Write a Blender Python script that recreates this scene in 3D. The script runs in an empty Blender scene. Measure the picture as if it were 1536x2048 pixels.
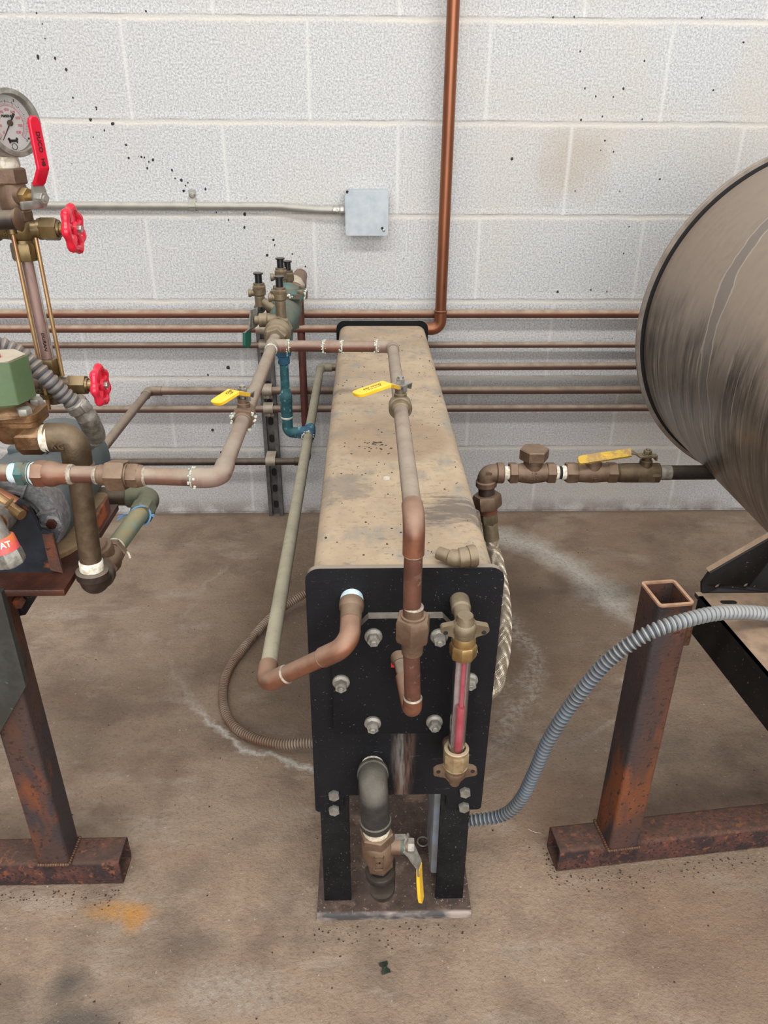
import bpy, bmesh, math, random
from mathutils import Vector, Matrix
random.seed(7)
SC = bpy.context.scene
COL = SC.collection
V = Vector
PI = math.pi

# ------------------------------------------------------------------ materials
def lin(r, g, b):
    f = lambda c: (c/255/12.92) if c/255 <= .04045 else ((c/255+.055)/1.055)**2.4
    return (f(r), f(g), f(b), 1.0)

class NT:
    """small helper around one node tree"""
    def __init__(self, name):
        self.m = bpy.data.materials.new(name); self.m.use_nodes = True
        self.t = self.m.node_tree; self.t.nodes.clear()
        self.out = self.t.nodes.new('ShaderNodeOutputMaterial')
        self.bsdf = self.t.nodes.new('ShaderNodeBsdfPrincipled')
        self.t.links.new(self.bsdf.outputs[0], self.out.inputs[0])
        self.co = self.t.nodes.new('ShaderNodeTexCoord').outputs['Object']
        self.geo = self.t.nodes.new('ShaderNodeNewGeometry')
    def put(self, sock, v):
        if isinstance(v, bpy.types.NodeSocket): self.t.links.new(v, sock)
        else: sock.default_value = v
    def math(self, op, a, b=0.0, clamp=False):
        n = self.t.nodes.new('ShaderNodeMath'); n.operation = op; n.use_clamp = clamp
        self.put(n.inputs[0], a); self.put(n.inputs[1], b); return n.outputs[0]
    def mix(self, f, a, b, mode='MIX'):
        n = self.t.nodes.new('ShaderNodeMix'); n.data_type = 'RGBA'; n.blend_type = mode
        self.put(n.inputs[0], f); self.put(n.inputs[6], a); self.put(n.inputs[7], b); return n.outputs[2]
    def mapr(self, v, lo, hi, a=0.0, b=1.0):
        n = self.t.nodes.new('ShaderNodeMapRange'); n.clamp = True
        self.put(n.inputs[0], v); n.inputs[1].default_value = lo; n.inputs[2].default_value = hi
        n.inputs[3].default_value = a; n.inputs[4].default_value = b; return n.outputs[0]
    def vscale(self, v, s):
        n = self.t.nodes.new('ShaderNodeMapping'); self.put(n.inputs[0], v)
        n.inputs['Scale'].default_value = s; return n.outputs[0]
    def noise(self, scale, detail=3.0, rough=.55, vec=None, stretch=None, dist=0.0):
        n = self.t.nodes.new('ShaderNodeTexNoise')
        v = self.co if vec is None else vec
        if stretch: v = self.vscale(v, stretch)
        self.put(n.inputs['Vector'], v); n.inputs['Scale'].default_value = scale
        n.inputs['Detail'].default_value = detail; n.inputs['Roughness'].default_value = rough
        n.inputs['Distortion'].default_value = dist
        return n.outputs['Fac']
    def voro(self, scale, vec=None):
        n = self.t.nodes.new('ShaderNodeTexVoronoi'); self.put(n.inputs['Vector'], self.co if vec is None else vec)
        n.inputs['Scale'].default_value = scale; return n.outputs['Distance']
    def sep(self, v):
        n = self.t.nodes.new('ShaderNodeSeparateXYZ'); self.put(n.inputs[0], v); return n.outputs
    def comb(self, x, y, z=0.0):
        n = self.t.nodes.new('ShaderNodeCombineXYZ')
        self.put(n.inputs[0], x); self.put(n.inputs[1], y); self.put(n.inputs[2], z); return n.outputs[0]
    def bump(self, h, strength, dist=.002, prev=None):
        n = self.t.nodes.new('ShaderNodeBump'); n.inputs['Strength'].default_value = strength
        n.inputs['Distance'].default_value = dist; self.put(n.inputs['Height'], h)
        if prev is not None: self.put(n.inputs['Normal'], prev)
        return n.outputs[0]
    def ell(self, x, y, cx, cy, rx, ry):
        dx = self.math('DIVIDE', self.math('SUBTRACT', x, cx), rx)
        dy = self.math('DIVIDE', self.math('SUBTRACT', y, cy), ry)
        return self.math('SQRT', self.math('ADD', self.math('MULTIPLY', dx, dx), self.math('MULTIPLY', dy, dy)))
    def fin(self, col=None, rough=None, metal=None, normal=None, **kw):
        s = self.bsdf.inputs
        if col is not None: self.put(s['Base Color'], col)
        if rough is not None: self.put(s['Roughness'], rough)
        if metal is not None: self.put(s['Metallic'], metal)
        if normal is not None: self.put(s['Normal'], normal)
        for k, v in kw.items(): self.put(s[k.replace('_', ' ')], v)
        return self.m

DUST = lin(186, 164, 140)
def M(name, c1, c2=None, scale=40, lo=.4, hi=.62, rough=.5, metal=0.0, dust=0.0, dustcol=None, c3=None, scale3=90, t3=.62,
      bump=0.0, bscale=300, stretch=None, specks=None, spec=.5):
    """mottled painted / metal surface with optional dust settled on faces that look up"""
    n = NT(name)
    col = c1
    if c2 is not None:
        col = n.mix(n.mapr(n.noise(scale, 5, .6, stretch=stretch), lo, hi), c1, c2)
    if c3 is not None:
        col = n.mix(n.mapr(n.noise(scale3, 4, .6, stretch=stretch), t3, t3+.1), col, c3)
    met = metal; rg = rough
    if specks is not None:
        f = n.mapr(n.noise(specks[1], 2, .5), specks[2], specks[2]+.04)
        col = n.mix(f, col, specks[0])
    if dust > 0:
        nz = n.sep(n.geo.outputs['Normal'])[2]
        f = n.mapr(nz, .08, .6, 0.0, dust)
        f = n.math('MULTIPLY', f, n.mapr(n.noise(35, 5, .65), .25, .6, .45, 1.0), clamp=True)
        col = n.mix(f, col, dustcol or DUST)
        if metal: met = n.math('MULTIPLY', n.math('SUBTRACT', 1.0, f), metal)
        rg = n.math('ADD', rough, n.math('MULTIPLY', f, .35), clamp=True)
    nrm = n.bump(n.noise(bscale, 3, .6), bump) if bump else None
    return n.fin(col, rg, met, nrm, Specular_IOR_Level=spec)

MT = {}
MT['copper_dusty'] = M('dusty_copper', lin(118,76,60), lin(110,82,70), 36, .38, .6, .45, .35, .95, lin(150,136,118), c3=lin(88,54,42), scale3=44, t3=.56)
MT['copper_pinkish'] = M('pinkish_copper', lin(120,90,78), lin(130,108,98), 50, .38, .6, .6, .2, .95, lin(150,138,122), c3=lin(96,64,52), scale3=34, t3=.56)
MT['copper_wall'] = M('wall_copper', lin(116,68,50), lin(98,60,48), 30, .35, .65, .5, .35, 1.0, lin(168,146,124), stretch=(.25,1,1))
MT['copper_dull'] = M('dull_brown_copper', lin(100,72,60), lin(84,62,54), 30, .35, .65, .6, .2, 1.0, lin(160,144,126), stretch=(.25,1,1))
MT['copper_riser'] = M('riser_copper', lin(150,92,62), lin(118,72,50), 16, .35, .65, .36, .6, .3, lin(150,110,84), stretch=(1,1,.2), c3=lin(94,60,44), scale3=60, t3=.64)
MT['copper_bright'] = M('orange_copper', lin(138,88,64), lin(114,76,60), 30, .38, .6, .4, .45, .7, lin(150,126,106), c3=lin(96,64,52), scale3=26, t3=.56)
MT['copper_red'] = M('red_brown_copper', lin(112,74,60), lin(92,60,50), 30, .38, .6, .42, .4, .9, lin(148,130,114), c3=lin(134,114,102), scale3=90, t3=.62)
MT['copper_brown'] = M('red_brown_pipe', lin(96,58,48), lin(80,46,40), 20, .35, .6, .5, .3, 0)
MT['solder'] = M('solder_ring', lin(170,158,142), lin(128,118,104), 160, .4, .6, .6, .2)
MT['white_crust'] = M('white_crust', lin(206,204,192), lin(140,160,146), 200, .45, .6, .9, 0, bump=.6, bscale=400)
MT['gray_pipe'] = M('dusty_grey_green_pipe', lin(152,145,124), lin(138,131,112), 60, .35, .65, .8, 0, .7, lin(170,162,140), c3=lin(112,106,90), scale3=120, t3=.58)
MT['verdigris'] = M('verdigris', lin(40,92,98), lin(26,66,72), 60, .35, .6, .75, .1, .25, lin(110,150,150), c3=lin(110,160,158), scale3=80, t3=.58, bump=.3)
MT['verdigris_blue'] = M('verdigris_blue', lin(38,88,116), lin(28,66,84), 60, .35, .6, .75, .1, .25, lin(110,150,164), c3=lin(136,178,190), scale3=70, t3=.57, bump=.3)
MT['teal_body'] = M('green_crusted_bronze', lin(62,84,78), lin(92,80,64), 70, .44, .56, .75, .2, .3, lin(140,150,134), c3=lin(34,104,108), scale3=60, t3=.52, bump=.4)
MT['brass_dull'] = M('dull_bronze', lin(118,104,82), lin(98,84,64), 50, .35, .6, .5, .4, .55, lin(162,146,122), bump=.15)
MT['brass_brown'] = M('brown_bronze', lin(116,94,76), lin(96,74,58), 50, .35, .6, .5, .4, .45, lin(152,130,108), bump=.2)
MT['brass_dark'] = M('dark_bronze', lin(100,84,64), lin(80,66,50), 60, .35, .6, .45, .55, .3, lin(150,130,104), bump=.15)
MT['brass_bright'] = M('bright_brass', lin(166,138,92), lin(138,110,68), 50, .35, .65, .32, .7, .35, lin(184,162,122))
MT['brass_aged'] = M('aged_brass', lin(122,104,70), lin(94,78,50), 50, .35, .65, .36, .7, .2)
MT['bronze_solenoid'] = M('bronze_casting', lin(136,102,70), lin(92,66,44), 45, .38, .6, .38, .65, .3, lin(166,138,106), bump=.2)
MT['brass_pale'] = M('pale_crusted_brass', lin(166,148,116), lin(140,112,76), 70, .4, .6, .4, .45, .5, lin(190,174,150), c3=lin(150,92,56), scale3=60, t3=.6)
MT['rod_brass'] = M('rod_brass', lin(190,164,116), lin(166,124,90), 30, .35, .65, .32, .7)
MT['black_pipe'] = M('black_pipe', lin(26,24,25), lin(40,36,36), 60, .4, .6, .4, .2, .12)
MT['black_iron'] = M('black_malleable_iron', lin(56,53,50), lin(42,40,38), 60, .4, .6, .6, .2, .8, lin(112,106,95), bump=.35)
MT['dark_pipe'] = M('dark_brown_pipe', lin(66,54,46), lin(48,38,33), 50, .4, .6, .5, .3, .7, lin(132,118,102))
MT['brown_brass_pipe'] = M('brown_brass_pipe', lin(104,88,70), lin(90,74,58), 90, .4, .6, .42, .5, .25, lin(140,120,96), bump=.1)
MT['patina_pipe'] = M('green_patina_pipe', lin(150,134,98), lin(112,128,112), 35, .4, .6, .55, .35, .3, lin(176,164,130), c3=lin(110,146,138), scale3=40, t3=.58)
MT['patina_elbow'] = M('green_grey_elbow', lin(92,92,76), lin(78,84,74), 40, .4, .6, .6, .35, .5, lin(140,138,112))
MT['steel'] = M('zinc_steel', lin(176,174,168), lin(150,146,140), 90, .4, .6, .35, .75, .2, lin(190,184,170))
MT['steel_dull'] = M('dull_zinc', lin(158,154,146), lin(124,120,112), 120, .4, .6, .45, .5, .3, lin(170,162,148), bump=.15)
MT['galv'] = M('galvanized_steel', lin(176,182,186), lin(160,168,173), 40, .35, .65, .55, .3)
MT['emt'] = M('conduit_steel', lin(150,148,140), lin(136,134,126), 30, .35, .65, .4, .45, .6, lin(198,192,178))
MT['strut'] = M('strut_steel', lin(104,102,98), lin(84,80,78), 40, .4, .6, .6, .4, .5, lin(150,140,128))
MT['clamp'] = M('dusty_clamp', lin(150,140,124), lin(128,116,102), 60, .4, .6, .6, .3, .7, lin(196,184,164))
MT['rubber'] = M('black_plastic', lin(16,16,17), None, rough=.35, dust=.5, dustcol=lin(130,122,112))
MT['yellow'] = M('yellow_vinyl', lin(226,176,28), lin(234,190,52), 60, .4, .7, .35, 0, .15, lin(232,204,130))
MT['yellow_worn'] = M('worn_yellow_paint', lin(160,128,80), lin(204,168,44), 60, .46, .54, .5, .2, .3, lin(180,150,104))
MT['red'] = M('red_vinyl', lin(196,16,44), lin(206,24,54), 40, .4, .6, .28)
MT['red_wheel'] = M('red_enamel', lin(200,24,48), lin(212,36,62), 40, .4, .6, .25)
MT['green_grip'] = M('green_grip', lin(24,84,70), None, rough=.5, dust=.4)
MT['ink'] = M('black_ink', lin(24,20,20), None, rough=.6)
MT['pink_ink'] = M('pink_ink', lin(222,150,156), None, rough=.6)
MT['white'] = M('white_card', lin(226,225,220), None, rough=.5)
MT['tube_fill'] = M('tube_fill', lin(150,118,108), lin(176,146,136), 60, .4, .6, .5, stretch=(1,1,.2))
MT['stripe_white'] = M('stripe_white', lin(206,196,194), lin(178,164,164), 60, .4, .6, .5)
MT['tape'] = M('thread_tape', lin(226,220,206), lin(190,176,150), 150, .45, .6, .8)
MT['tape_blue'] = M('blue_sealant_tape', lin(176,206,220), lin(206,218,218), 100, .4, .6, .7)
MT['green_paint'] = M('green_enamel', lin(86,106,72), lin(78,98,68), 30, .4, .6, .4, 0, .5, lin(120,106,82))
MT['tan_plate'] = M('tan_bare_plate', lin(150,128,98), lin(128,96,66), 25, .4, .6, .6, .1, .5, lin(160,138,108), c3=lin(60,46,36), scale3=50, t3=.62)
MT['motor_paint'] = M('blue_grey_paint', lin(84,96,98), lin(70,82,86), 30, .4, .6, .45, .1, .3, lin(120,114,104))
MT['motor_cast'] = M('cast_aluminium', lin(134,132,132), lin(112,110,112), 160, .42, .58, .6, .25, .25, lin(146,124,104), bump=.5)
MT['dark_gap'] = M('black_gap', lin(14,13,13), None, rough=.7)  # near-black: painted shade of gaps, slots and holes, also one real black nipple
MT['blue_black'] = M('blue_black_bracket', lin(36,42,52), lin(24,26,32), 30, .4, .6, .5, .2, 0, c3=lin(122,66,36), scale3=30, t3=.62)
MT['rust'] = M('rusty_steel', lin(112,62,42), lin(76,44,38), 14, .38, .62, .75, .1, .2, lin(150,110,84), c3=lin(148,76,36), scale3=22, t3=.58, bump=.35, bscale=220)
MT['rust_post'] = M('rusty_post', lin(86,57,45), lin(60,52,53), 9, .44, .56, .65, .2, .15, lin(130,100,80), c3=lin(118,66,38), scale3=13, t3=.53, bump=.5, bscale=200, stretch=(1,1,.3), specks=(lin(60,40,34), 160, .62))
MT['rust_beam'] = M('dark_red_rust', lin(84,50,42), lin(48,34,34), 34, .42, .58, .85, .05, .35, lin(112,88,72), c3=lin(118,70,46), scale3=90, t3=.56, bump=1.0, bscale=150, specks=(lin(40,28,27), 210, .58))
MT['rust_plate'] = M('brown_rust_plate', lin(86,48,32), lin(60,34,26), 16, .4, .6, .4, .3, 0, bump=.2)
MT['rim_post'] = M('bare_tube_rim', lin(176,140,112), lin(150,112,88), 40, .4, .6, .6, .1)
MT['panel_grey'] = M('dark_grey_sheet', lin(72,74,70), lin(58,58,56), 20, .4, .6, .4, .3, 0, c3=lin(120,124,120), scale3=50, t3=.66)
MT['rail_black'] = M('black_painted_steel', lin(28,25,24), lin(20,18,18), 30, .4, .6, .6, 0, .0, specks=(lin(96,76,60), 260, .68), spec=.25)
MT['rail_top'] = M('black_steel_under_tan_dust', lin(40,36,34), None, rough=.75, dust=1.0, dustcol=lin(152,128,106), specks=(lin(90,70,56), 200, .68))
MT['hose_braid'] = M('braided_steel_wire', lin(206,196,178), lin(176,160,140), 60, .35, .65, .35, .7)
MT['hose_core'] = M('hose_core', lin(150,138,122), None, rough=.5, metal=.4)
MT['flex_grey'] = M('grey_flex', lin(146,147,146), lin(126,127,126), 40, .35, .65, .5, .3, .4, lin(164,160,152))
MT['flex_blue'] = M('blue_flex_flank', lin(88,98,110), lin(80,82,85), 16, .42, .6, .5, .25)
MT['flex_left'] = M('dusty_flex', lin(128,126,124), lin(112,108,104), 50, .35, .65, .5, .3, .8, lin(158,142,124))
MT['flex_left_dark'] = M('dusty_flex_groove', lin(90,98,112), lin(80,78,76), 50, .35, .65, .5, .3, .3)
MT['coil_rust'] = M('rusty_flex_hose', lin(108,74,54), lin(158,142,126), 6, .44, .6, .7, .2, .5, lin(158,142,124), c3=lin(88,50,32), scale3=8, t3=.54)
MT['coil_dark'] = M('rusty_flex_groove', lin(78,52,38), lin(100,82,68), 7, .42, .62, .8)
MT['red_tag'] = M('red_orange_label', lin(220,90,90), lin(224,120,60), 60, .45, .6, .5)
MT['orange_glass'] = M('amber_brass', lin(196,112,40), lin(150,80,30), 30, .4, .6, .25, .6)
MT['box_blue'] = M('pale_blue_box', lin(138,146,160), lin(126,126,122), 30, .4, .6, .5, 0, .3, lin(130,122,108))
MT['chip'] = M('pale_chip', lin(196,188,176), None, rough=.9)
MT['clip_green'] = M('dark_green_metal', lin(66,76,64), lin(50,56,48), 200, .4, .6, .45, .4)
MT['weld'] = M('weld_bead', lin(84,62,50), lin(110,80,60), 200, .4, .6, .5, .5, bump=.5)
MT['wire_blue'] = M('blue_thread', lin(96,140,180), None, rough=.7)
MT['speck'] = M('black_splatter', lin(38,36,36), None, rough=.7)
MT['crumb'] = M('dark_crumb', lin(56,43,36), lin(140,122,104), 60, .6, .7, .9)

def mat_glass():
    n = NT('gauge_glass')
    return n.fin((.98,.97,.97,1), .06, 0, Transmission_Weight=1.0, IOR=1.45)
MT['glass'] = mat_glass()
def mat_fluid():
    n = NT('red_fluid_strip')
    return n.fin(n.mix(n.mapr(n.noise(40,4), .4, .6), lin(176,52,72), lin(196,84,100)), .5)
MT['fluid'] = mat_fluid()

def mat_black_plate():
    n = NT('black_scratched_plate')
    x, y, z = n.sep(n.co)
    base = n.mix(n.mapr(n.noise(12, 4), .35, .65), lin(15,15,18), lin(23,23,26))
    sp = n.math('MULTIPLY', n.mapr(n.noise(420, 2, .5), .7, .76), n.mapr(n.noise(16, 3), .42, .65))
    col = n.mix(n.math('MULTIPLY', sp, .7), base, lin(140,136,132))
    scr = n.mapr(n.noise(60, 3, .5, stretch=(1,1,8), dist=1.5), .7, .74)
    col = n.mix(n.math('MULTIPLY', scr, .35), col, lin(130,126,122))
    # pale drip streak that runs down under the cover plate
    nx = n.math('ADD', x, n.math('MULTIPLY', n.math('SUBTRACT', n.noise(14, 3), .5), .014))
    st = n.math('MULTIPLY', n.mapr(n.math('ABSOLUTE', n.math('SUBTRACT', nx, .004)), .003, .017, 1.0, 0.0), n.mapr(z, .335, .36, 1.0, 0.0))
    st = n.math('MULTIPLY', st, n.mapr(n.noise(160, 4, .65, stretch=(1,1,.1)), .4, .62, .1, 1.0))
    col = n.mix(n.math('MULTIPLY', st, .8), col, n.mix(n.mapr(n.noise(60,3, stretch=(1,1,.1)), .45, .55), lin(122,114,108), lin(112,88,76)))
    nz = n.sep(n.geo.outputs['Normal'])[2]
    col = n.mix(n.mapr(nz, .3, .9, 0, .85), col, lin(150,138,124))
    return n.fin(col, n.mapr(n.noise(30,3), .3, .7, .5, .7), 0, n.bump(n.noise(300,3), .12), Specular_IOR_Level=.18)
MT['plate'] = mat_black_plate()
MT['black_cover'] = M('black_cover_plate', lin(14,14,17), lin(20,20,23), 14, .35, .65, .65, 0, .85, lin(150,142,130), specks=(lin(96,94,92), 380, .72), bump=.1, spec=.15)
MT['black_leg'] = M('black_leg_paint', lin(18,18,20), lin(26,25,27), 40, .4, .6, .6, 0, .3, lin(110,98,88), specks=(lin(90,82,78), 420, .68), bump=.15, spec=.2)

def mat_tank_dust():
    n = NT('tan_dust_over_black')
    x, y, z = n.sep(n.co)
    a = n.mix(n.mapr(n.noise(9, 5, .6), .35, .65), lin(180,160,133), lin(158,139,116))
    a = n.mix(n.math('MULTIPLY', n.mapr(n.noise(26, 5, .65, stretch=(1,.7,1)), .52, .66), .8), a, lin(140,134,124))
    a = n.mix(n.math('MULTIPLY', n.mapr(n.noise(70, 4, .65, stretch=(.6,1.4,1)), .6, .68), .6), a, lin(112,104,98))
    # a drier, darker round mark half way along, and scuffed bare paint near the front
    d = n.math('ADD', n.ell(x, y, .0, -.155, .095, .09), n.math('MULTIPLY', n.math('SUBTRACT', n.noise(16,4), .5), .5))
    a = n.mix(n.mapr(d, .8, 1.05, .6, 0.0), a, lin(144,122,98))
    d = n.math('ADD', n.ell(x, y, .075, -.40, .075, .06), n.math('MULTIPLY', n.math('SUBTRACT', n.noise(34,6,.75, stretch=(.5,2,1)), .5), 3.4))
    a = n.mix(n.mapr(d, .3, .8, .7, 0.0), a, lin(74,70,70))
    d = n.math('ADD', n.ell(x, y, -.07, -.33, .05, .09), n.math('MULTIPLY', n.math('SUBTRACT', n.noise(40,5,.7), .5), 2.4))
    a = n.mix(n.mapr(d, .4, .7, .5, 0.0), a, lin(110,104,98))
    a = n.mix(n.math('MULTIPLY', n.mapr(n.noise(150, 4, .6), .6, .68), .5), a, lin(120,102,84))
    nz = n.sep(n.geo.outputs['Normal'])[2]
    f = n.math('ADD', n.mapr(nz, .05, .5), n.math('MULTIPLY', n.math('SUBTRACT', n.noise(60,4), .5), .5), clamp=True)
    col = n.mix(f, lin(52,50,48), a)
    return n.fin(col, .85, 0, n.bump(n.noise(120, 5, .65), .25, .003))
MT['tank'] = mat_tank_dust()

def mat_base_plate():
    n = NT('grimy_base_plate')
    col = n.mix(n.mapr(n.noise(60, 5, .65), .35, .65), lin(92,74,64), lin(66,54,48))
    col = n.mix(n.mapr(n.noise(22, 4), .55, .66), col, lin(120,100,86))
    col = n.mix(n.mapr(n.noise(260, 2), .64, .7), col, lin(150,130,116))
    ny = n.sep(n.geo.outputs['Normal'])[1]
    f = n.mapr(ny, -.2, -.7)
    fr = n.mix(n.mapr(n.noise(40, 4, stretch=(.5,1,1)), .42, .6), lin(72,70,70), lin(160,146,136))
    col = n.mix(f, col, fr)
    return n.fin(col, .7, .1, n.bump(n.noise(240,4), .3))
MT['base_plate'] = mat_base_plate()

def mat_wall():
    n = NT('painted_concrete_block')
    x, y, z = n.sep(n.co)
    wob = n.math('MULTIPLY', n.math('SUBTRACT', n.noise(14, 3), .5), .006)
    wob2 = n.math('MULTIPLY', n.math('SUBTRACT', n.noise(17, 3, vec=n.vscale(n.co, (1.3,1,.7))), .5), .006)
    br = n.t.nodes.new('ShaderNodeTexBrick')
    n.put(br.inputs['Vector'], n.comb(n.math('ADD', n.math('ADD', x, 40.64+.2032), wob2), n.math('ADD', n.math('ADD', z, 4.064), wob)))
    br.inputs['Scale'].default_value = 1.0; br.inputs['Brick Width'].default_value = .4064; br.inputs['Row Height'].default_value = .2032
    br.inputs['Mortar Size'].default_value = .0075; br.inputs['Mortar Smooth'].default_value = 1.0; br.offset = .5
    fac = br.outputs['Fac']
    pit = n.noise(230, 4, .7)
    blk = n.mix(n.mapr(pit, .36, .6), lin(160,160,162), lin(210,210,209))
    pit2 = n.math('MULTIPLY', n.mapr(n.noise(420, 3, .6), .58, .68), n.mapr(n.noise(3, 2), .3, .7, .5, 1.0))
    blk = n.mix(n.math('MULTIPLY', pit2, .5), blk, lin(104,104,108))
    # warm grubby patches, more of them to the right and low down
    g = n.math('MULTIPLY', n.mapr(n.noise(2.6, 4, .6), .46, .7), n.mapr(x, -.9, .5, .12, .5))
    blk = n.mix(g, blk, lin(196,186,170))
    low = n.math('MULTIPLY', n.mapr(z, .5, .1, 0, .35), n.mapr(n.noise(4, 4), .3, .65, .4, 1.0))
    blk = n.mix(low, blk, lin(178,166,160))
    d = n.math('ADD', n.ell(x, z, .405, .93, .11, .10), n.math('MULTIPLY', n.math('SUBTRACT', n.noise(9,4), .5), 1.6))
    blk = n.mix(n.mapr(d, .3, 1.0, .42, 0), blk, lin(170,154,134))
    # joints: whitish filled verticals, cream ledges with a painted shadow line over the bed joints
    fz = n.math('FRACT', n.math('DIVIDE', n.math('ADD', n.math('ADD', z, 4.064+.1016), wob), .2032))
    dz = n.math('MULTIPLY', n.math('SUBTRACT', fz, .5), .2032)          # signed distance to the nearest bed joint
    col = n.mix(n.math('MULTIPLY', fac, .6), blk, lin(216,214,210))
    ledge = n.mapr(n.math('ABSOLUTE', n.math('ADD', dz, .003)), .003, .009, 1, 0)
    col = n.mix(n.math('MULTIPLY', ledge, n.mapr(n.noise(7,3), .35, .65, .2, .7)), col, lin(216,209,197))
    joint_shadow = n.math('MULTIPLY', n.mapr(n.math('ABSOLUTE', n.math('SUBTRACT', dz, .0045)), .0008, .0022, 1, 0), n.mapr(n.noise(11,4,.6), .42, .6))
    col = n.mix(n.math('MULTIPLY', joint_shadow, .5), col, lin(130,126,124))
    foot = n.math('MULTIPLY', n.mapr(z, .004, .05, 1, 0), n.mapr(n.noise(20,4), .35, .6))
    col = n.mix(n.math('MULTIPLY', foot, .75), col, lin(120,104,94))
    h = n.math('MULTIPLY', fac, -.35)
    step = n.mapr(dz, -.003, .006, 0.0, .8)
    b = n.bump(n.math('ADD', h, n.math('MULTIPLY', step, n.mapr(n.math('ABSOLUTE', dz), .006, .02, 1, 0))), .4, .005)
    b = n.bump(pit, .6, .0035, b)
    return n.fin(col, .85, 0, b)
MT['wall'] = mat_wall()

def mat_floor():
    n = NT('stained_concrete_floor')
    x, y, z = n.sep(n.co)
    col = n.mix(n.mapr(n.noise(3.2, 5, .6), .35, .65), lin(143,123,104), lin(167,145,123))
    col = n.mix(n.math('MULTIPLY', n.mapr(n.noise(8, 5, .65), .46, .64), .7), col, lin(118,97,82))
    col = n.mix(n.math('MULTIPLY', n.mapr(n.noise(2.2, 4, .6, vec=n.vscale(n.co,(1,1.6,1))), .5, .66), .6), col, lin(160,132,108))
    col = n.mix(n.math('MULTIPLY', n.mapr(n.noise(18, 5, .7, stretch=(.6,1.5,1)), .5, .66), .4), col, lin(124,106,94))
    col = n.mix(n.math('MULTIPLY', n.mapr(n.noise(6, 5, .7, stretch=(1,2.2,1)), .54, .68), .5), col, lin(180,164,148))
    nz = n.math('SUBTRACT', n.noise(5.5, 5, .62), .5)
    fine = n.noise(90, 5, .7)
    # round tide mark left under and around the tank, powdery where it is thickest
    d = n.math('ADD', n.ell(x, y, 0, -.545, .53, .49), n.math('MULTIPLY', nz, .3))
    inside = n.mapr(d, .62, 1.0, 1, 0)
    col = n.mix(n.math('MULTIPLY', inside, .7), col, lin(104,84,66))
    big = n.mapr(n.ell(x, y, .42, -.26, .34, .36), .55, 1.05, 1, 0)
    bl = n.mapr(n.ell(x, y, -.28, -.95, .22, .16), .6, 1.1, .8, 0)
    wd = n.math('ADD', .018, n.math('MULTIPLY', big, .12))
    rim = n.math('SUBTRACT', 1.0, n.math('DIVIDE', n.math('ABSOLUTE', n.math('SUBTRACT', d, .98)), wd), clamp=True)
    rim = n.math('MULTIPLY', rim, n.mapr(fine, .3, .52, .25, 1))
    am = n.math('ADD', n.math('ADD', n.math('MULTIPLY', big, .95), bl), n.mapr(n.noise(3.4, 3), .4, .62, .05, .45), clamp=True)
    col = n.mix(n.math('MULTIPLY', rim, am), col, lin(206,199,187))
    d2 = n.math('ADD', n.ell(x, y, .0, -.66, .27, .33), n.math('MULTIPLY', nz, .8))
    pw = n.math('MULTIPLY', n.mapr(n.math('ABSOLUTE', n.math('SUBTRACT', d2, .98)), .02, .14, 1, 0), n.mapr(fine, .4, .6, 0, 1))
    pw = n.math('MULTIPLY', pw, n.mapr(x, .1, .2))
    col = n.mix(n.math('MULTIPLY', pw, .6), col, lin(184,176,162))
    # orange rust run-off, soot spots and scuffs in front
    d = n.math('ADD', n.ell(x, y, -.445, -1.254, .07, .022), n.math('MULTIPLY', nz, 1.6))
    col = n.mix(n.math('MULTIPLY', n.mapr(d, .3, 1.0, 1, 0), n.mapr(fine, .3, .6, .4, .9)), col, lin(186,136,74))
    d = n.math('ADD', n.ell(x, y, -.418, -1.266, .02, .026), n.math('MULTIPLY', nz, 1.0))
    col = n.mix(n.mapr(d, .4, 1.1, .7, 0), col, lin(186,130,64))
    for cx, cy, rx, ry, a in ((-.482,-1.356,.036,.03,.9), (-.45,-1.412,.06,.026,.85), (-.325,-1.305,.05,.022,.4), (-.56,-1.40,.09,.06,.45), (.36,-.93,.22,.06,.35)):
        d = n.math('ADD', n.ell(x, y, cx, cy, rx, ry), n.math('MULTIPLY', nz, 1.6))
        col = n.mix(n.mapr(d, .3, 1.15, a, 0), col, lin(88,80,72))
    d = n.math('ADD', n.ell(x, y, -.26, -1.37, .075, .035), n.math('MULTIPLY', nz, 1.9))
    col = n.mix(n.math('MULTIPLY', n.mapr(d, .4, 1.1, .6, 0), n.mapr(fine, .35, .6)), col, lin(172,160,146))
    d = n.math('ADD', n.ell(x, y, .45, -1.33, .3, .1), n.math('MULTIPLY', nz, 1.4))
    col = n.mix(n.mapr(d, .5, 1.2, .35, 0), col, lin(146,116,94))
    col = n.mix(n.math('MULTIPLY', n.mapr(n.noise(150, 5, .75), .52, .66), .42), col, lin(82,68,60))
    col = n.mix(n.math('MULTIPLY', n.mapr(n.noise(150, 2, .5, vec=n.vscale(n.co,(1.1,.9,1))), .71, .75), .5), col, lin(212,204,192))
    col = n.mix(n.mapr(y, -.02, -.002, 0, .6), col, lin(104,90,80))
    b = n.bump(n.noise(46, 5, .6, stretch=(.5,1.6,1)), .25, .004)
    b = n.bump(n.noise(170, 5, .7), .9, .004, b)
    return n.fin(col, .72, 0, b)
MT['floor'] = mat_floor()

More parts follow.
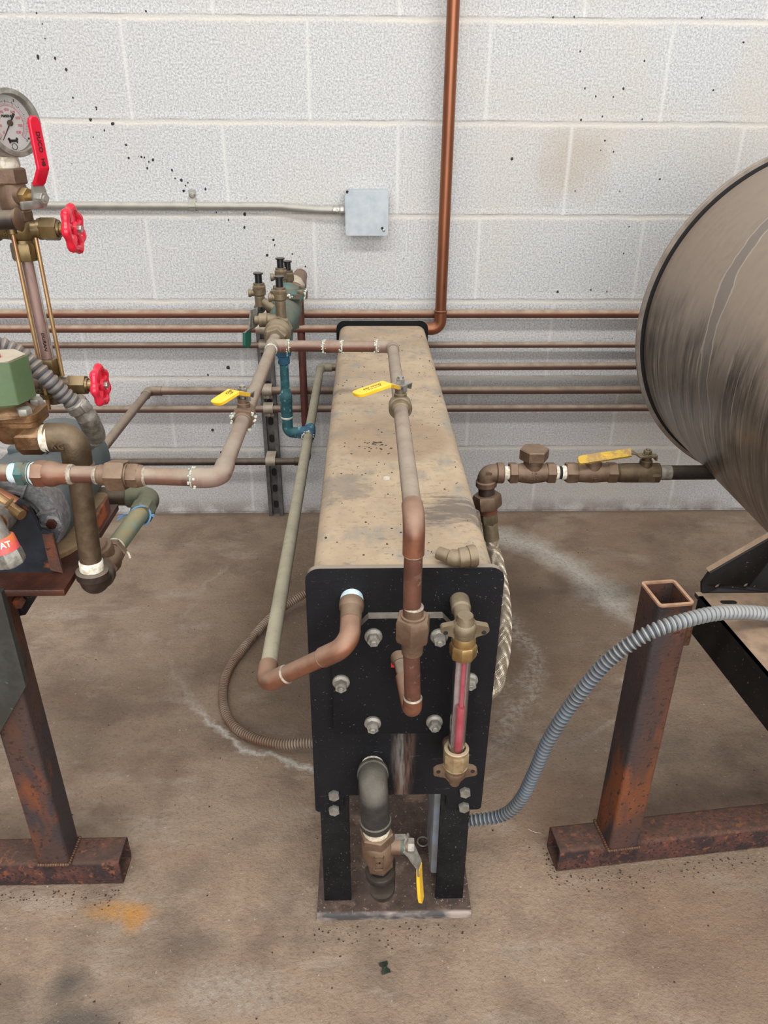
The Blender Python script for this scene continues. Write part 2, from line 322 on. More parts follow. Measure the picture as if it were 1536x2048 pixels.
def mat_drum():
    n = NT('dusty_brushed_stainless')
    x, y, z = n.sep(n.co)
    # object origin sits at the drum's base; angle round the drum axis
    ang = n.math('ARCTAN2', n.math('SUBTRACT', z, .3315), n.math('MULTIPLY', x, -1.0))
    vec = n.comb(n.math('MULTIPLY', ang, .322), y)
    br = n.noise(8, 5, .7, vec=n.vscale(vec, (.22, 9, 1)))
    blot = n.noise(5, 5, .65, vec=n.vscale(vec, (.5, 3, 1)))
    col = n.mix(n.mapr(br, .3, .7), lin(120,110,101), lin(160,147,134))
    f = n.mapr(n.math('ADD', ang, n.math('MULTIPLY', n.math('SUBTRACT', blot, .5), .55)), -.05, .32)
    dustn = n.math('MULTIPLY', f, n.mapr(n.noise(60, 4, .6), .3, .6, .75, 1.0))
    col = n.mix(n.math('MULTIPLY', dustn, .85), col, lin(160,143,127))
    # dark reflection painted in as blotches, and thin pale runs on the flank
    reflection_band = n.math('MULTIPLY', n.mapr(ang, .34, .05), n.mapr(ang, -1.0, -.35, .35, 1.0))
    bt = n.math('ADD', n.noise(10, 5, .7, vec=n.vscale(vec, (.35, 1.2, 1))), n.math('MULTIPLY', n.math('SUBTRACT', n.noise(60, 3, .6, vec=n.vscale(vec, (.1, 1, 1))), .5), .35))
    col = n.mix(n.math('MULTIPLY', n.mapr(bt, .46, .62), n.math('MULTIPLY', reflection_band, .85)), col, lin(58,52,48))
    s1 = n.mapr(n.noise(90, 3, .6, vec=n.vscale(vec, (.035, 1, 1))), .55, .63)
    s2 = n.mapr(n.noise(260, 2, .6, vec=n.vscale(vec, (.02, 1, 1))), .55, .66)
    streak = n.math('MULTIPLY', n.math('MAXIMUM', s1, n.math('MULTIPLY', s2, .7)), n.math('MULTIPLY', n.mapr(ang, .3, .0), n.mapr(n.noise(12, 3), .38, .6)))
    met_s = streak
    col = n.mix(n.math('MULTIPLY', streak, .9), col, lin(188,174,158))
    # wiped run with pale edges coming down from the top
    wy = n.math('ADD', y, n.math('ADD', n.math('MULTIPLY', n.math('SUBTRACT', n.noise(9, 4, vec=vec), .5), .05), n.math('MULTIPLY', ang, -.09)))
    dd = n.math('ABSOLUTE', n.math('ADD', wy, -.076))
    up = n.mapr(ang, -.28, -.12)
    col = n.mix(n.math('MULTIPLY', n.mapr(dd, .014, .018, .65, 0), up), col, lin(124,117,112))
    edge = n.math('MULTIPLY', n.mapr(n.math('ABSOLUTE', n.math('SUBTRACT', dd, .017)), .0008, .003, .85, 0), up)
    col = n.mix(edge, col, lin(184,173,160))
    met = n.math('SUBTRACT', .8, n.math('MULTIPLY', dustn, .6))
    met = n.math('MULTIPLY', met, n.math('SUBTRACT', 1.0, n.math('MULTIPLY', met_s, .6)))
    rg = n.math('ADD', n.mapr(br, .3, .7, .3, .46), n.math('MULTIPLY', dustn, .28))
    return n.fin(col, rg, met, n.bump(br, .06, .002))
MT['drum'] = mat_drum()
MT['drum_rim'] = M('rim_stainless', lin(150,140,128), lin(128,118,108), 30, .4, .6, .45, .3, .3, lin(170,154,136))

# ------------------------------------------------------------------ mesh helpers
def frame(d):
    d = V(d).normalized()
    a = V((0,0,1)) if abs(d.z) < .9 else V((1,0,0))
    u = d.cross(a).normalized(); v = u.cross(d).normalized()
    return d, u, v

def fillet(pts, rad, n=7):
    pts = [V(p) for p in pts]; out = [pts[0]]
    for i in range(1, len(pts)-1):
        a, b, c = pts[i-1], pts[i], pts[i+1]
        d0 = (a-b); d1 = (c-b); l0, l1 = d0.length, d1.length; d0.normalize(); d1.normalize()
        th = d0.angle(d1)
        if th > PI-.02: out.append(b); continue
        t = min(rad/math.tan(th/2), l0*.49, l1*.49); r = t*math.tan(th/2)
        bis = (d0+d1).normalized(); c0 = b+bis*(r/math.sin(th/2))
        p0, p1 = b+d0*t-c0, b+d1*t-c0; tot = p0.angle(p1); ax = p0.cross(p1).normalized()
        for k in range(n+1): out.append(c0+Matrix.Rotation(tot*k/n, 3, ax)@p0)
    out.append(pts[-1]); return out

def spline(pts, step=.01):
    pts = [V(p) for p in pts]; P = [pts[0]*2-pts[1]]+pts+[pts[-1]*2-pts[-2]]; out = []
    for i in range(1, len(P)-2):
        p0, p1, p2, p3 = P[i-1:i+3]; n = max(2, int((p2-p1).length/step))
        for k in range(n):
            t = k/n
            out.append(.5*((2*p1)+(p2-p0)*t+(2*p0-5*p1+4*p2-p3)*t*t+(3*p1-p0-3*p2+p3)*t**3))
    out.append(pts[-1]); return out

def resample(pts, step):
    out = [pts[0].copy()]; need = step
    for a, b in zip(pts, pts[1:]):
        L = (b-a).length; pos = 0
        while L-pos >= need:
            pos += need; out.append(a.lerp(b, pos/L)); need = step
        need -= L-pos
    return out

def frames_along(pts):
    n = len(pts); T = []
    for i in range(n):
        a = pts[max(0, i-1)]; b = pts[min(n-1, i+1)]; T.append((b-a).normalized())
    _, u, v = frame(T[0]); fr = [(u, v)]
    for i in range(1, n):
        q = T[i-1].rotation_difference(T[i]); u = q@fr[-1][0]; u = (u-T[i]*u.dot(T[i])).normalized()
        fr.append((u, u.cross(T[i]).normalized()))
    return T, fr

class B:
    def __init__(self): self.bm = bmesh.new(); self.mi = 0
    def face(self, vs):
        try: f = self.bm.faces.new(vs); f.material_index = self.mi; return f
        except ValueError: return None
    def loft(self, rings, cap=True, closed=False):
        R = [[self.bm.verts.new(p) for p in r] for r in rings]
        m = len(R)
        for i in range(m if closed else m-1):
            a, b = R[i], R[(i+1) % m]; k = len(a)
            for j in range(k): self.face((a[j], a[(j+1) % k], b[(j+1) % k], b[j]))
        if cap and not closed:
            self.face(R[0][::-1]); self.face(R[-1])
        return self
    def tube(self, pts, r, seg=18, cap=True, mids=None):
        pts = [V(p) for p in pts]; T, fr = frames_along(pts); rings = []
        for i, (p, (u, v)) in enumerate(zip(pts, fr)):
            rr = r[i] if isinstance(r, (list, tuple)) else r
            rings.append([p+(u*math.cos(2*PI*k/seg)+v*math.sin(2*PI*k/seg))*rr for k in range(seg)])
        if mids is None: return self.loft(rings, cap)
        R = [[self.bm.verts.new(p) for p in rg] for rg in rings]
        for i in range(len(R)-1):
            self.mi = mids[i]
            for j in range(seg): self.face((R[i][j], R[i][(j+1) % seg], R[i+1][(j+1) % seg], R[i+1][j]))
        self.face(R[0][::-1]); self.face(R[-1]); return self
    def lathe(self, o, d, prof, seg=24, phase=0.0, cap=True):
        d, u, v = frame(d); o = V(o)
        rings = [[o+d*h+(u*math.cos(phase+2*PI*k/seg)+v*math.sin(phase+2*PI*k/seg))*max(r, 1e-5) for k in range(seg)] for h, r in prof]
        return self.loft(rings, cap)
    def hexn(self, o, d, h0, h1, r, ch=.12, seg=6, phase=0.0):
        c = (h1-h0)*ch
        return self.lathe(o, d, [(h0, r*.93), (h0+c, r), (h1-c, r), (h1, r*.93)], seg, phase)
    def box(self, c, s, rot=None, bev=0.0):
        m = Matrix.Translation(V(c)) @ ((rot or Matrix.Identity(3)).to_4x4()) @ Matrix.Diagonal((s[0], s[1], s[2], 1))
        res = bmesh.ops.create_cube(self.bm, size=1.0, matrix=m)
        fs = set(f for v in res['verts'] for f in v.link_faces)
        for f in fs: f.material_index = self.mi
        if bev:
            es = list(set(e for f in fs for e in f.edges))
            r = bmesh.ops.bevel(self.bm, geom=es, offset=bev, segments=2, affect='EDGES', profile=.5)
            for f in r['faces']: f.material_index = self.mi
        return self
    def prism(self, pts, vec):
        a = [self.bm.verts.new(V(p)) for p in pts]; b = [self.bm.verts.new(V(p)+V(vec)) for p in pts]; k = len(a)
        self.face(a[::-1]); self.face(b)
        for j in range(k): self.face((a[j], a[(j+1) % k], b[(j+1) % k], b[j]))
        return self
    def ball(self, c, r, seg=16, sc=(1,1,1)):
        m = Matrix.Translation(V(c)) @ Matrix.Diagonal((sc[0], sc[1], sc[2], 1))
        res = bmesh.ops.create_uvsphere(self.bm, u_segments=seg, v_segments=max(6, seg//2), radius=r, matrix=m)
        for v in res['verts']:
            for f in v.link_faces: f.material_index = self.mi
        return self
    def strap(self, pts, wdir, widths, thick):
        """bent flat bar: cross-section wdir x local normal"""
        pts = [V(p) for p in pts]; n = len(pts); rings = []; w = V(wdir).normalized()
        for i, p in enumerate(pts):
            t = (pts[min(n-1, i+1)]-pts[max(0, i-1)]).normalized(); nn = t.cross(w).normalized()
            ww = widths[i] if isinstance(widths, (list, tuple)) else widths
            rings.append([p+w*ww*.5+nn*thick*.5, p-w*ww*.5+nn*thick*.5, p-w*ww*.5-nn*thick*.5, p+w*ww*.5-nn*thick*.5])
        return self.loft(rings)

def rnd2(pts, rads, n=5):
    """round the corners of a 2D polygon"""
    out = []; k = len(pts)
    for i in range(k):
        r = rads[i] if isinstance(rads, (list, tuple)) else rads
        a, b, c = V((*pts[i-1], 0)), V((*pts[i], 0)), V((*pts[(i+1) % k], 0))
        if r <= 0: out.append((b.x, b.y)); continue
        for p in fillet([a, b, c], r, n)[1:-1]: out.append((p.x, p.y))
    return out

PARTS = {}        # thing -> list of mesh objects below it
def obj(name, b, mats, parent=None, sharp=32, **props):
    me = bpy.data.meshes.new(name)
    bmesh.ops.recalc_face_normals(b.bm, faces=b.bm.faces[:])
    b.bm.to_mesh(me); b.bm.free()
    o = bpy.data.objects.new(name, me); COL.objects.link(o)
    for m in ([mats] if isinstance(mats, str) else mats): me.materials.append(MT[m])
    me.polygons.foreach_set('use_smooth', [True]*len(me.polygons))
    me.set_sharp_from_angle(angle=math.radians(sharp))
    if parent is not None:
        o.parent = parent
        r = parent
        while r.parent: r = r.parent
        PARTS.setdefault(r.name, []).append(o)
    for k, v in props.items(): o[k] = v
    return o

THINGS = []
def thing(name, label, cat, group=None):
    o = bpy.data.objects.new(name, None); COL.objects.link(o)
    o.empty_display_size = .05
    o['label'] = label; o['category'] = cat
    if group: o['group'] = group
    THINGS.append(o); return o
def tag(o, label, cat, group=None):
    o['label'] = label; o['category'] = cat
    if group: o['group'] = group
    THINGS.append(o); return o

def settle():
    """move every thing's origin to its base"""
    for t in THINGS:
        ms = PARTS.get(t.name, []) if t.type == 'EMPTY' else [t]+PARTS.get(t.name, [])
        cs = [v.co for m in ms for v in m.data.vertices]
        lo = [min(c[i] for c in cs) for i in range(3)]; hi = [max(c[i] for c in cs) for i in range(3)]
        base = V(((lo[0]+hi[0])/2, (lo[1]+hi[1])/2, lo[2]))
        for m in ms: m.data.transform(Matrix.Translation(-base))
        t.location = base

def text(s, size, o, xd, yd, m, parent, depth=.0003, name='lettering', align='CENTER'):
    c = bpy.data.curves.new('lettering', 'FONT'); c.body = s; c.size = size; c.align_x = align; c.align_y = 'CENTER'
    c.extrude = depth; c.resolution_u = 3; c.offset = size*.022
    t = bpy.data.objects.new('tmp', c); COL.objects.link(t)
    bpy.context.view_layer.update()
    me = bpy.data.meshes.new_from_object(t.evaluated_get(bpy.context.evaluated_depsgraph_get()))
    bpy.data.objects.remove(t); bpy.data.curves.remove(c)
    x = V(xd).normalized(); z = x.cross(V(yd)).normalized(); y = z.cross(x)
    R = Matrix((x, y, z)).transposed().to_4x4()
    me.transform(Matrix.Translation(V(o)) @ R)
    me.name = name; me.materials.clear(); me.materials.append(MT[m])
    ob = bpy.data.objects.new(name, me); COL.objects.link(ob); ob.parent = parent
    r = parent
    while r.parent: r = r.parent
    PARTS.setdefault(r.name, []).append(ob); return ob

def bead(b, o, d, r, w=.003):
    b.lathe(o, d, [(-w, r*.98), (-w*.5, r*1.06), (w*.3, r*1.1), (w, r*1.0)], 18)

def crusty(b, o, d, r, n=26):
    o = V(o); d, u, v = frame(d)
    b.lathe(o, d, [(-.0018, r*.98), (0, r*1.06), (.0018, r*.99)], 16)
    for k in range(n):
        a = 2*PI*k/n+random.uniform(-.1,.1); b.ball(o+(u*math.cos(a)+v*math.sin(a))*r*random.uniform(.96,1.1)+d*random.uniform(-.0035,.0035), random.uniform(.0008,.0019), 6)

def run(root, pts, r, mp, me, bend=.017, sleeve=.012, fr=1.16, caps=(True, True), solder=True, skip=()):
    """a run of straight pipes joined by elbows at the inner points; each pipe and elbow is a part"""
    pts = [V(p) for p in pts]; n = len(pts); cut = bend+sleeve
    for i in range(n-1):
        d = (pts[i+1]-pts[i]).normalized()
        a = pts[i]+d*(cut*.75 if i > 0 else 0); c = pts[i+1]-d*(cut*.75 if i < n-2 else 0)
        if i not in skip: obj('pipe', B().tube([a, c], r), mp if isinstance(mp, str) else mp[i], root)
    for i in range(1, n-1):
        d0 = (pts[i-1]-pts[i]).normalized(); d1 = (pts[i+1]-pts[i]).normalized()
        path = fillet([pts[i]+d0*cut, pts[i], pts[i]+d1*cut], bend, 8)
        b = B(); b.tube(path, r*fr, 20)
        b.mi = 1
        for dd in (d0, d1):
            bead(b, pts[i]+dd*cut, dd, r*(1.02 if solder else 1.1), .0022)
        obj('elbow', b, [me if isinstance(me, str) else me[i-1], 'solder' if solder else (me if isinstance(me, str) else me[i-1])], root)

def nut(o, d, name, m, parent, flange=.0102, af=.0076, h=.0125, stud=.0036):
    b = B(); d = V(d)
    b.lathe(o, d, [(0, flange), (.0028, flange), (.0042, flange*.88), (.005, af)], 24)
    b.hexn(o, d, .0032, h, af, .15, phase=random.random())
    b.lathe(o, d, [(h-.001, stud), (h+.003, stud), (h+.004, stud*.8)], 14)
    return obj(name, b, m, parent)

def corrug(path, r, pitch, depth=.14, m=(0, 1)):
    """ridged flexible conduit"""
    pts = resample(path, pitch/4); rr = []; mi = []
    for i in range(len(pts)):
        k = i % 4; rr.append(r*(1.0, 1.0, 1-depth*.6, 1-depth)[k]); mi.append((m[0], m[0], m[1], m[1])[k])
    b = B(); b.tube(pts, rr, 16, True, mi); return b

def wheel(root, c, ax, R=.026, m='red_wheel', name='handwheel', lobes=7, spokes=5, part_label=None):
    """cast handwheel: scalloped rim, spokes, hub and nut"""
    d, u, v = frame(ax); c = V(c); b = B(); pts = []; N = 72; tr = .0048
    rings = []
    for k in range(N):
        t = 2*PI*k/N; rad = R-tr+.0010*math.cos(lobes*t)
        rr = tr*(1.05+.14*math.cos(lobes*t))
        cc = c+(u*math.cos(t)+v*math.sin(t))*rad; e = u*math.cos(t)+v*math.sin(t)
        rings.append([cc+(e*math.cos(2*PI*j/10)+d*math.sin(2*PI*j/10)*.95)*rr for j in range(10)])
    b.loft(rings, closed=True)
    for k in range(spokes):
        t = 2*PI*k/spokes+.3; e = u*math.cos(t)+v*math.sin(t)
        b.tube([c-d*.002, c+e*R*.45+d*.001, c+e*(R-tr)], [.0044, .0036, .0042], 8)
    b.lathe(c, d, [(-.006, .006), (-.004, .0085), (.003, .0085), (.0055, .0065)], 16)
    w = obj(name, b, m, root)
    obj('wheel_nut', B().hexn(c, d, .005, .0095, .0042), 'steel', w)
    return w

# ------------------------------------------------------------------ the setting
def struct(o): o['kind'] = 'structure'; return o
def splat(b, c, n, r):
    """small raised blob lying on a surface with normal n"""
    d, u, v = frame(n); k = 9; a0 = random.random()*6
    st = random.uniform(.6, 1.0)
    rs = [r*random.uniform(.7, 1.1) for _ in range(k)]
    def ring(s, h): return [V(c)+d*h+u*math.cos(a0+2*PI*j/k)*rs[j]*s*st+v*math.sin(a0+2*PI*j/k)*rs[j]*s for j in range(k)]
    b.loft([ring(1, -.0004), ring(.9, .0004), ring(.45, .0009)])

b = B(); b.box((0, -3, -.06), (14, 6.4, .12)); b.mi = 1
for i in range(260):
    x, y = random.uniform(-.7, .9), random.uniform(-1.5, -.1)
    if -.16 < x < .08 and y > -1.28 or -.7 < x < -.42 and -1.25 < y < -1.13 or x > .19 and -1.23 < y < -1.07: continue
    splat(b, (x, y, 0), (0,0,1), random.choice((.0009, .0012, .0016, .002)))
for (x0_, y0_, x1_, y1_, n_) in ((.205,-1.212,.60,-1.17,150), (-.62,-1.219,-.44,-1.219,70), (.20,-1.2,.20,-1.16,30), (-.16,-1.285,.075,-1.285,60)):
    for k in range(n_):
        f_ = random.random(); q_ = abs(random.gauss(0, .014))
        splat(b, (x0_+(x1_-x0_)*f_+random.gauss(0,.004), y0_+(y1_-y0_)*f_-q_, 0), (0,0,1), random.choice((.0007,.001,.0013,.0019)))
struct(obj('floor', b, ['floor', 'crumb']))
b = B(); b.box((0, .1, 1.7), (14, .2, 3.64)); b.mi = 1
SZ = [4, 3, 3, 9, 6, 6, 4, 5, 3, 6, 7, 4, 3, 5, 5, 5, 4, 4, 6, 6, 5, 4, 6, 4, 4, 6, 6, 4, 8, 4, 6, 5, 4, 6, 4, 4, 4, 4, 4, 4, 5, 4, 4, 4, 5, 4, 4, 4, 3, 4, 3, 4, 6, 4, 4, 7, 4, 4, 4, 4, 3, 7, 9, 7, 7, 3, 5, 4, 5]
WP = [(-0.787, 0.0, 1.223), (-0.778, 0.0, 1.203), (-0.778, 0.0, 1.176), (-0.8, 0.0, 1.141), (-0.763, 0.0, 1.139), (-0.743, 0.0, 1.117), (-0.738, 0.0, 1.062), (-0.689, -0.0, 1.043), (-0.689, 0.0, 1.039), (-0.706, 0.0, 1.018), (-0.657, 0.0, 1.01), (-0.678, 0.0, 0.996), (-0.706, 0.0, 0.982), (-0.633, 0.0, 0.966), (-0.631, 0.0, 0.939), (-0.601, 0.0, 0.941), (-0.594, 0.0, 0.94), (-0.585, 0.0, 0.931), (-0.575, 0.0, 0.935), (-0.591, 0.0, 0.917), (-0.533, 0.0, 0.913), (-0.528, 0.0, 0.895), (-0.514, 0.0, 0.891), (-0.505, 0.0, 0.88), (-0.499, 0.0, 0.886), (-0.511, 0.0, 0.868), (-0.459, 0.0, 0.872), (-0.438, 0.0, 0.82), (-0.37, 0.0, 0.817), (-0.41, 0.0, 0.803), (-0.373, 0.0, 0.786), (-0.304, 0.0, 0.757), (-0.302, 0.0, 0.745), (-0.322, 0.0, 0.721), (-0.259, 0.0, 0.724), (-0.551, 0.0, 1.228), (0.338, 0.0, 1.224), (0.385, 0.0, 1.225), (0.406, 0.0, 1.16), (0.554, 0.0, 1.143), (0.515, 0.0, 1.088), (0.453, 0.0, 1.072), (0.494, -0.0, 1.071), (0.426, 0.0, 1.088), (0.425, 0.0, 1.024), (0.474, 0.0, 1.031), (0.487, 0.0, 0.981), (0.511, 0.0, 0.957), (0.48, 0.0, 0.96), (0.632, 0.0, 0.898), (0.574, 0.0, 0.79), (0.57, 0.0, 0.727), (0.414, 0.0, 0.632), (0.499, 0.0, 0.637), (0.541, 0.0, 0.633), (0.271, 0.0, 0.941), (0.668, 0.0, 1.226), (0.772, 0.0, 1.18), (0.723, 0.0, 1.086), (0.568, 0.0, 1.026), (0.43, 0.0, 0.871), (-0.499, 0.0, 0.415), (-0.443, 0.0, 0.435), (-0.484, 0.0, 0.191), (-0.502, 0.0, 0.258), (0.539, 0.0, 0.87), (-0.267, 0.0, 0.679), (-0.228, 0.0, 0.694), (-0.228, 0.0, 0.636)]
for (x, y, z), s in zip(WP, SZ):
    splat(b, (x, 0, z), (0,-1,0), s*.0007)
for i in range(150):
    x, z = random.uniform(-1.0, 1.1), random.uniform(.05, .95); splat(b, (x, 0, z), (0,-1,0), random.choice((.0007,.0009,.0013)))
struct(obj('wall_back', b, ['wall', 'speck']))

# ------------------------------------------------------------------ pipes fixed along the wall
WY = -.034
def wallpipe(label, x0, x1, z, r, m, y=WY, name='wall_pipe'):
    return tag(obj(name, B().tube([(x0, y, z), (x1, y, z)], r, 20), m), label, 'pipe', 'copper pipes along the block wall')
z1 = (0.3920, -0.0340, 0.5840)[2]; z3 = (0.4010, -0.0340, 0.5040)[2]; z4 = (0.4020, -0.0500, 0.4580)[2]; z5 = (0.4140, -0.0340, 0.3820)[2]; z6 = (0.4190, -0.0340, 0.3310)[2]
wallpipe('topmost copper pipe along the block wall, passing behind the vertical riser', -2.2, 2.4, z1, .0105, 'copper_wall')
wallpipe('thin dull pipe third from the top of the wall pipes, running behind the tank end', -2.2, 2.4, z3, .0075, 'copper_dull')
wallpipe('lowest full-length copper wall pipe, just beneath the one with the elbow', -2.2, 2.4, z6, .0095, 'copper_dull')

t = thing('riser_pipe', 'copper pipe that runs along the wall from the left then turns straight up', 'pipe', 'copper pipes along the block wall')
rx = (0.1090, -0.0700, 0.6260)[0]; rz = (0.0710, -0.0700, 0.5540)[2]
obj('pipe', B().tube([(-2.2, -.066, rz), (rx-.03, -.066, rz)], .0095, 20), 'copper_wall', t)
obj('riser', B().tube([(rx, -.066, rz+.03), (rx+.006, -.066, 3.3)], .0138, 22), 'copper_riser', t)
b = B(); b.tube(fillet([(rx-.05, -.066, rz), (rx, -.066, rz), (rx, -.066, rz+.044)], .026, 10), .0155, 22); bead(b, (rx, -.066, rz+.044), (0,0,1), .0155)
obj('elbow', b, 'copper_riser', t)

t = thing('wall_pipe', 'copper pipe that turns at an elbow out of the wall towards the left machine', 'pipe', 'copper pipes along the block wall')
ex = (-0.6510, -0.0340, 0.3900)[0]
run(t, [(2.4, -.034, z5), (ex, -.034, z5), (ex-.005, -.86, z5)], .0105, ['copper_dull', 'copper_pinkish'], 'copper_dull', bend=.02, solder=False)

t = thing('wall_pipe', 'lowest grey pipe on the wall with the red-brown drop pipe at its right end', 'pipe')
z7 = (-0.6680, -0.0600, 0.1890)[2]; bx = (-0.2410, -0.0600, 0.4330)[0]
run(t, [(-2.2, -.06, z7), (bx, -.06, z7), (bx, -.06, .655)], .0098, ['dark_pipe', 'copper_brown'], 'dark_pipe', bend=.02, solder=False)

# conduit, strap and junction box
t = thing('electrical_conduit', 'thin grey metal conduit fixed to the wall, ending at the square box', 'conduit')
zc = (-0.5920, -0.0120, 0.8350)[2]; zb = (-0.1380, -0.0160, 0.8280)[2]; jx = (-0.1290, -0.0200, 0.8280)[0]
obj('tube', B().tube(fillet([(-2.2, -.011, zc), ((-0.2940, -0.0120, 0.8350)[0], -.011, zc), ((-0.1860, -0.0200, 0.8290)[0], -.022, zb), (jx-.012, -.022, zb)], .3, 6), .009, 18), 'emt', t)
b = B(); b.lathe((jx-.026, -.022, zb), (1,0,0), [(0,.0098),(.001,.0105),(.016,.0105),(.018,.0125),(.026,.0125)], 20); b.tube([(jx-.016,-.036,zb+.001),(jx-.016,-.03,zb+.001)], .0028, 10)
obj('connector', b, 'steel', t)
sx = (-0.4910, -0.0100, 0.8370)[0]
b = B(); b.strap([(sx,-.002,zc+.036),(sx,-.003,zc+.014),(sx,-.008,zc+.0102),(sx,-.02,zc+.006),(sx,-.0215,zc),(sx,-.018,zc-.008),(sx,-.006,zc-.0108),(sx,0,zc-.011)], (1,0,0), .016, .0016)
st = obj('strap', b, 'emt', t)
b = B(); b.lathe((sx,-.0025,zc+.024), (0,-1,0), [(0,.0075),(.002,.0075),(.0045,.004)], 16); obj('screw', b, 'steel_dull', st)

t = thing('junction_box', 'square galvanized electrical box with a blank cover mounted on the block wall', 'electrical box')
x0, _, zt = (-0.1250, -0.0450, 0.8760); x1, _, zbm = (-0.0230, -0.0450, 0.7730)
b = B(); b.prism([(x, .0015, z) for x, z in rnd2([(x0+.002,zbm+.002),(x1-.002,zbm+.002),(x1-.002,zt-.002),(x0+.002,zt-.002)], .008)], (0,-.0425,0)); obj('box_body', b, 'galv', t)
b = B()
cov = rnd2([(x0,zbm),(x1,zbm),(x1,zt),(x0+.011,zt),(x0+.0065,zt-.009),(x0,zt-.013)], [.006,.006,.006,.003,.002,.003])
b.prism([(x, -.0412, z) for x, z in cov], (0,-.0024,0)); cv = obj('cover', b, 'galv', t)
b = B(); b.lathe((x1-.014,-.0437,zbm+.017), (0,-1,0), [(0,.0033),(.0003,.0033)], 14); obj('screw_slot', b, 'dark_gap', cv)
b = B(); b.lathe((x1-.0105,-.0437,zbm+.0125), (0,-1,0), [(0,.0034),(.001,.0034),(.002,.0016)], 14); obj('screw', b, 'steel', cv)
b = B(); b.lathe((x0+.0055,-.0405,zt-.006), (0,-1,0), [(0,.0035),(.0008,.0035)], 12); obj('screw', b, 'dark_gap', cv)

# strut channel with pipe clamps
t = thing('strut_channel', 'dark slotted steel strut channel standing against the wall with pipe clamps', 'strut channel')
ux = (-0.3400, -0.0100, 0.2020)[0]; zs = .60; w = .041
b = B(); b.box((ux, -.002, zs/2), (w, .003, zs)); 
for s in (-1, 1):
    b.box((ux+s*(w/2-.0014), -.0115, zs/2), (.0028, .021, zs)); b.box((ux+s*(w/2-.005), -.0212, zs/2), (.010, .0022, zs))
obj('channel', b, 'strut', t)
for i in range(11):
    zz = .03+i*.051; b = B(); b.prism([(x, -.0036, z) for x, z in rnd2([(ux-.007,zz-.012),(ux+.007,zz-.012),(ux+.007,zz+.012),(ux-.007,zz+.012)], .0068, 4)], (0,-.0004,0))
    obj('slot', b, 'dark_gap', t)
for zz, yy, r in ((z1, WY, .0105), (rz, -.066, .0095), (z3, WY, .0075), (z5, WY, .0105), (z6, WY, .0095), (z7, -.06, .0098)):
    b = B()
    pts = [(ux, -.021, zz+r+.004), (ux, yy, zz+r+.0025)] + [(ux, yy-math.sin(a)*(r+.0022), zz+math.cos(a)*(r+.0022)) for a in [PI*k/8 for k in range(1, 8)]] + [(ux, yy, zz-r-.0025), (ux, -.021, zz-r-.004)]
    b.strap(pts, (1,0,0), .026, .002)
    b.box((ux, -.024, zz-r-.008), (.026, .006, .012)); c = obj('pipe_clamp', b, 'clamp', t)
    b = B(); b.hexn((ux, -.027, zz-r-.008), (0,-1,0), 0, .006, .0055); obj('clamp_bolt', b, 'steel_dull', c)

# ------------------------------------------------------------------ the tall narrow tank on its stand
t = TANK = thing('storage_tank', 'long narrow black steel tank with a flat tan-dusted top on short legs', 'tank')
XL, XR, ZT = -.1415, .0645, .584
b = B(); sec = rnd2([(XL,.236),(XR,.236),(XR,ZT),(XL,ZT)], .02, 6)
b.prism([(x, -1.2535, z) for x, z in sec], (0, 1.0935, 0)); obj('shell', b, 'tank', t, sharp=40)
ol = [(-.1500,.2065),(-.1125,.2065),(-.1125,.2365),(.0235,.2365),(.0235,.207),(.0705,.2065),(.0735,.5855),(-.1485,.5855)]
b = B(); b.prism([(x, -1.2545, z) for x, z in rnd2(ol, [.006,.006,.004,.006,.006,.006,.016,.016])], (0, -.0075, 0)); FP = obj('front_plate', b, 'plate', t)
FY = -1.262
ol = [(-.1485,.24),(.0715,.24),(.0715,.5965),(-.1485,.5965)]
b = B(); b.prism([(x, -.1595, z) for x, z in rnd2(ol, .02)], (0, .008, 0)); obj('back_plate', b, 'black_cover', t)
ol = [(-.1215,.3545),(.0485,.3545),(.0485,.476),(.0055,.5265),(-.0785,.5265),(-.1215,.476)]
b = B(); b.prism([(x, FY, z) for x, z in ol], (0, -.012, 0)); CP = obj('access_cover', b, 'black_cover', t, label='black bolted cover plate with clipped upper corners')
for x, z in ((-.073,.503),(.002,.502),(-.111,.437),(.040,.438),(-.074,.373),(.001,.374)):
    nut((x, -1.274, z), (0,-1,0), 'flange_nut', 'steel_dull', CP)
for x, z in ((-.1245,.240),(-.125,.2125),(.047,.242),(.047,.2145)):
    b = B(); b.hexn((x, FY, z), (0,-1,0), 0, .0065, .0078, .2, phase=.4); obj('hex_bolt', b, 'steel', FP)
b = B(); b.prism([(-.0525, -1.2741, .4575),(-.0415,-1.2741,.4575),(-.0415,-1.2741,.4655),(-.0525,-1.2741,.4655)], (0,-.0006,0)); obj('red_sticker', b, 'red_wheel', CP)
for y in (-1.2535, -.20):
    for xa, xb in ((-.1445,-.1055),(.0175,.0575)):
        b = B(); dy = 1 if y < -1 else -1
        b.box(((xa+xb)/2, y+.004*dy, .1285), (xb-xa, .007, .235), bev=.001)
        b.box((xa+.0035 if xa < -.1 else xb-.0035, y+.022*dy, .1285), (.006, .04, .235), bev=.001)
        obj('leg', b, 'black_leg', t)
for ya, yb in ((-1.275, -.93), (-.36, -.15)):
    b = B(); b.prism([(-.1545, y, z) for y, z in rnd2([(ya,.0),(ya+.004,.0),(ya+.004,.0085),(yb,.0085),(yb,.013),(ya,.013)], [0,0,.001,0,0,.006])], (.222,0,0)); obj('base_plate', b, 'base_plate', t)

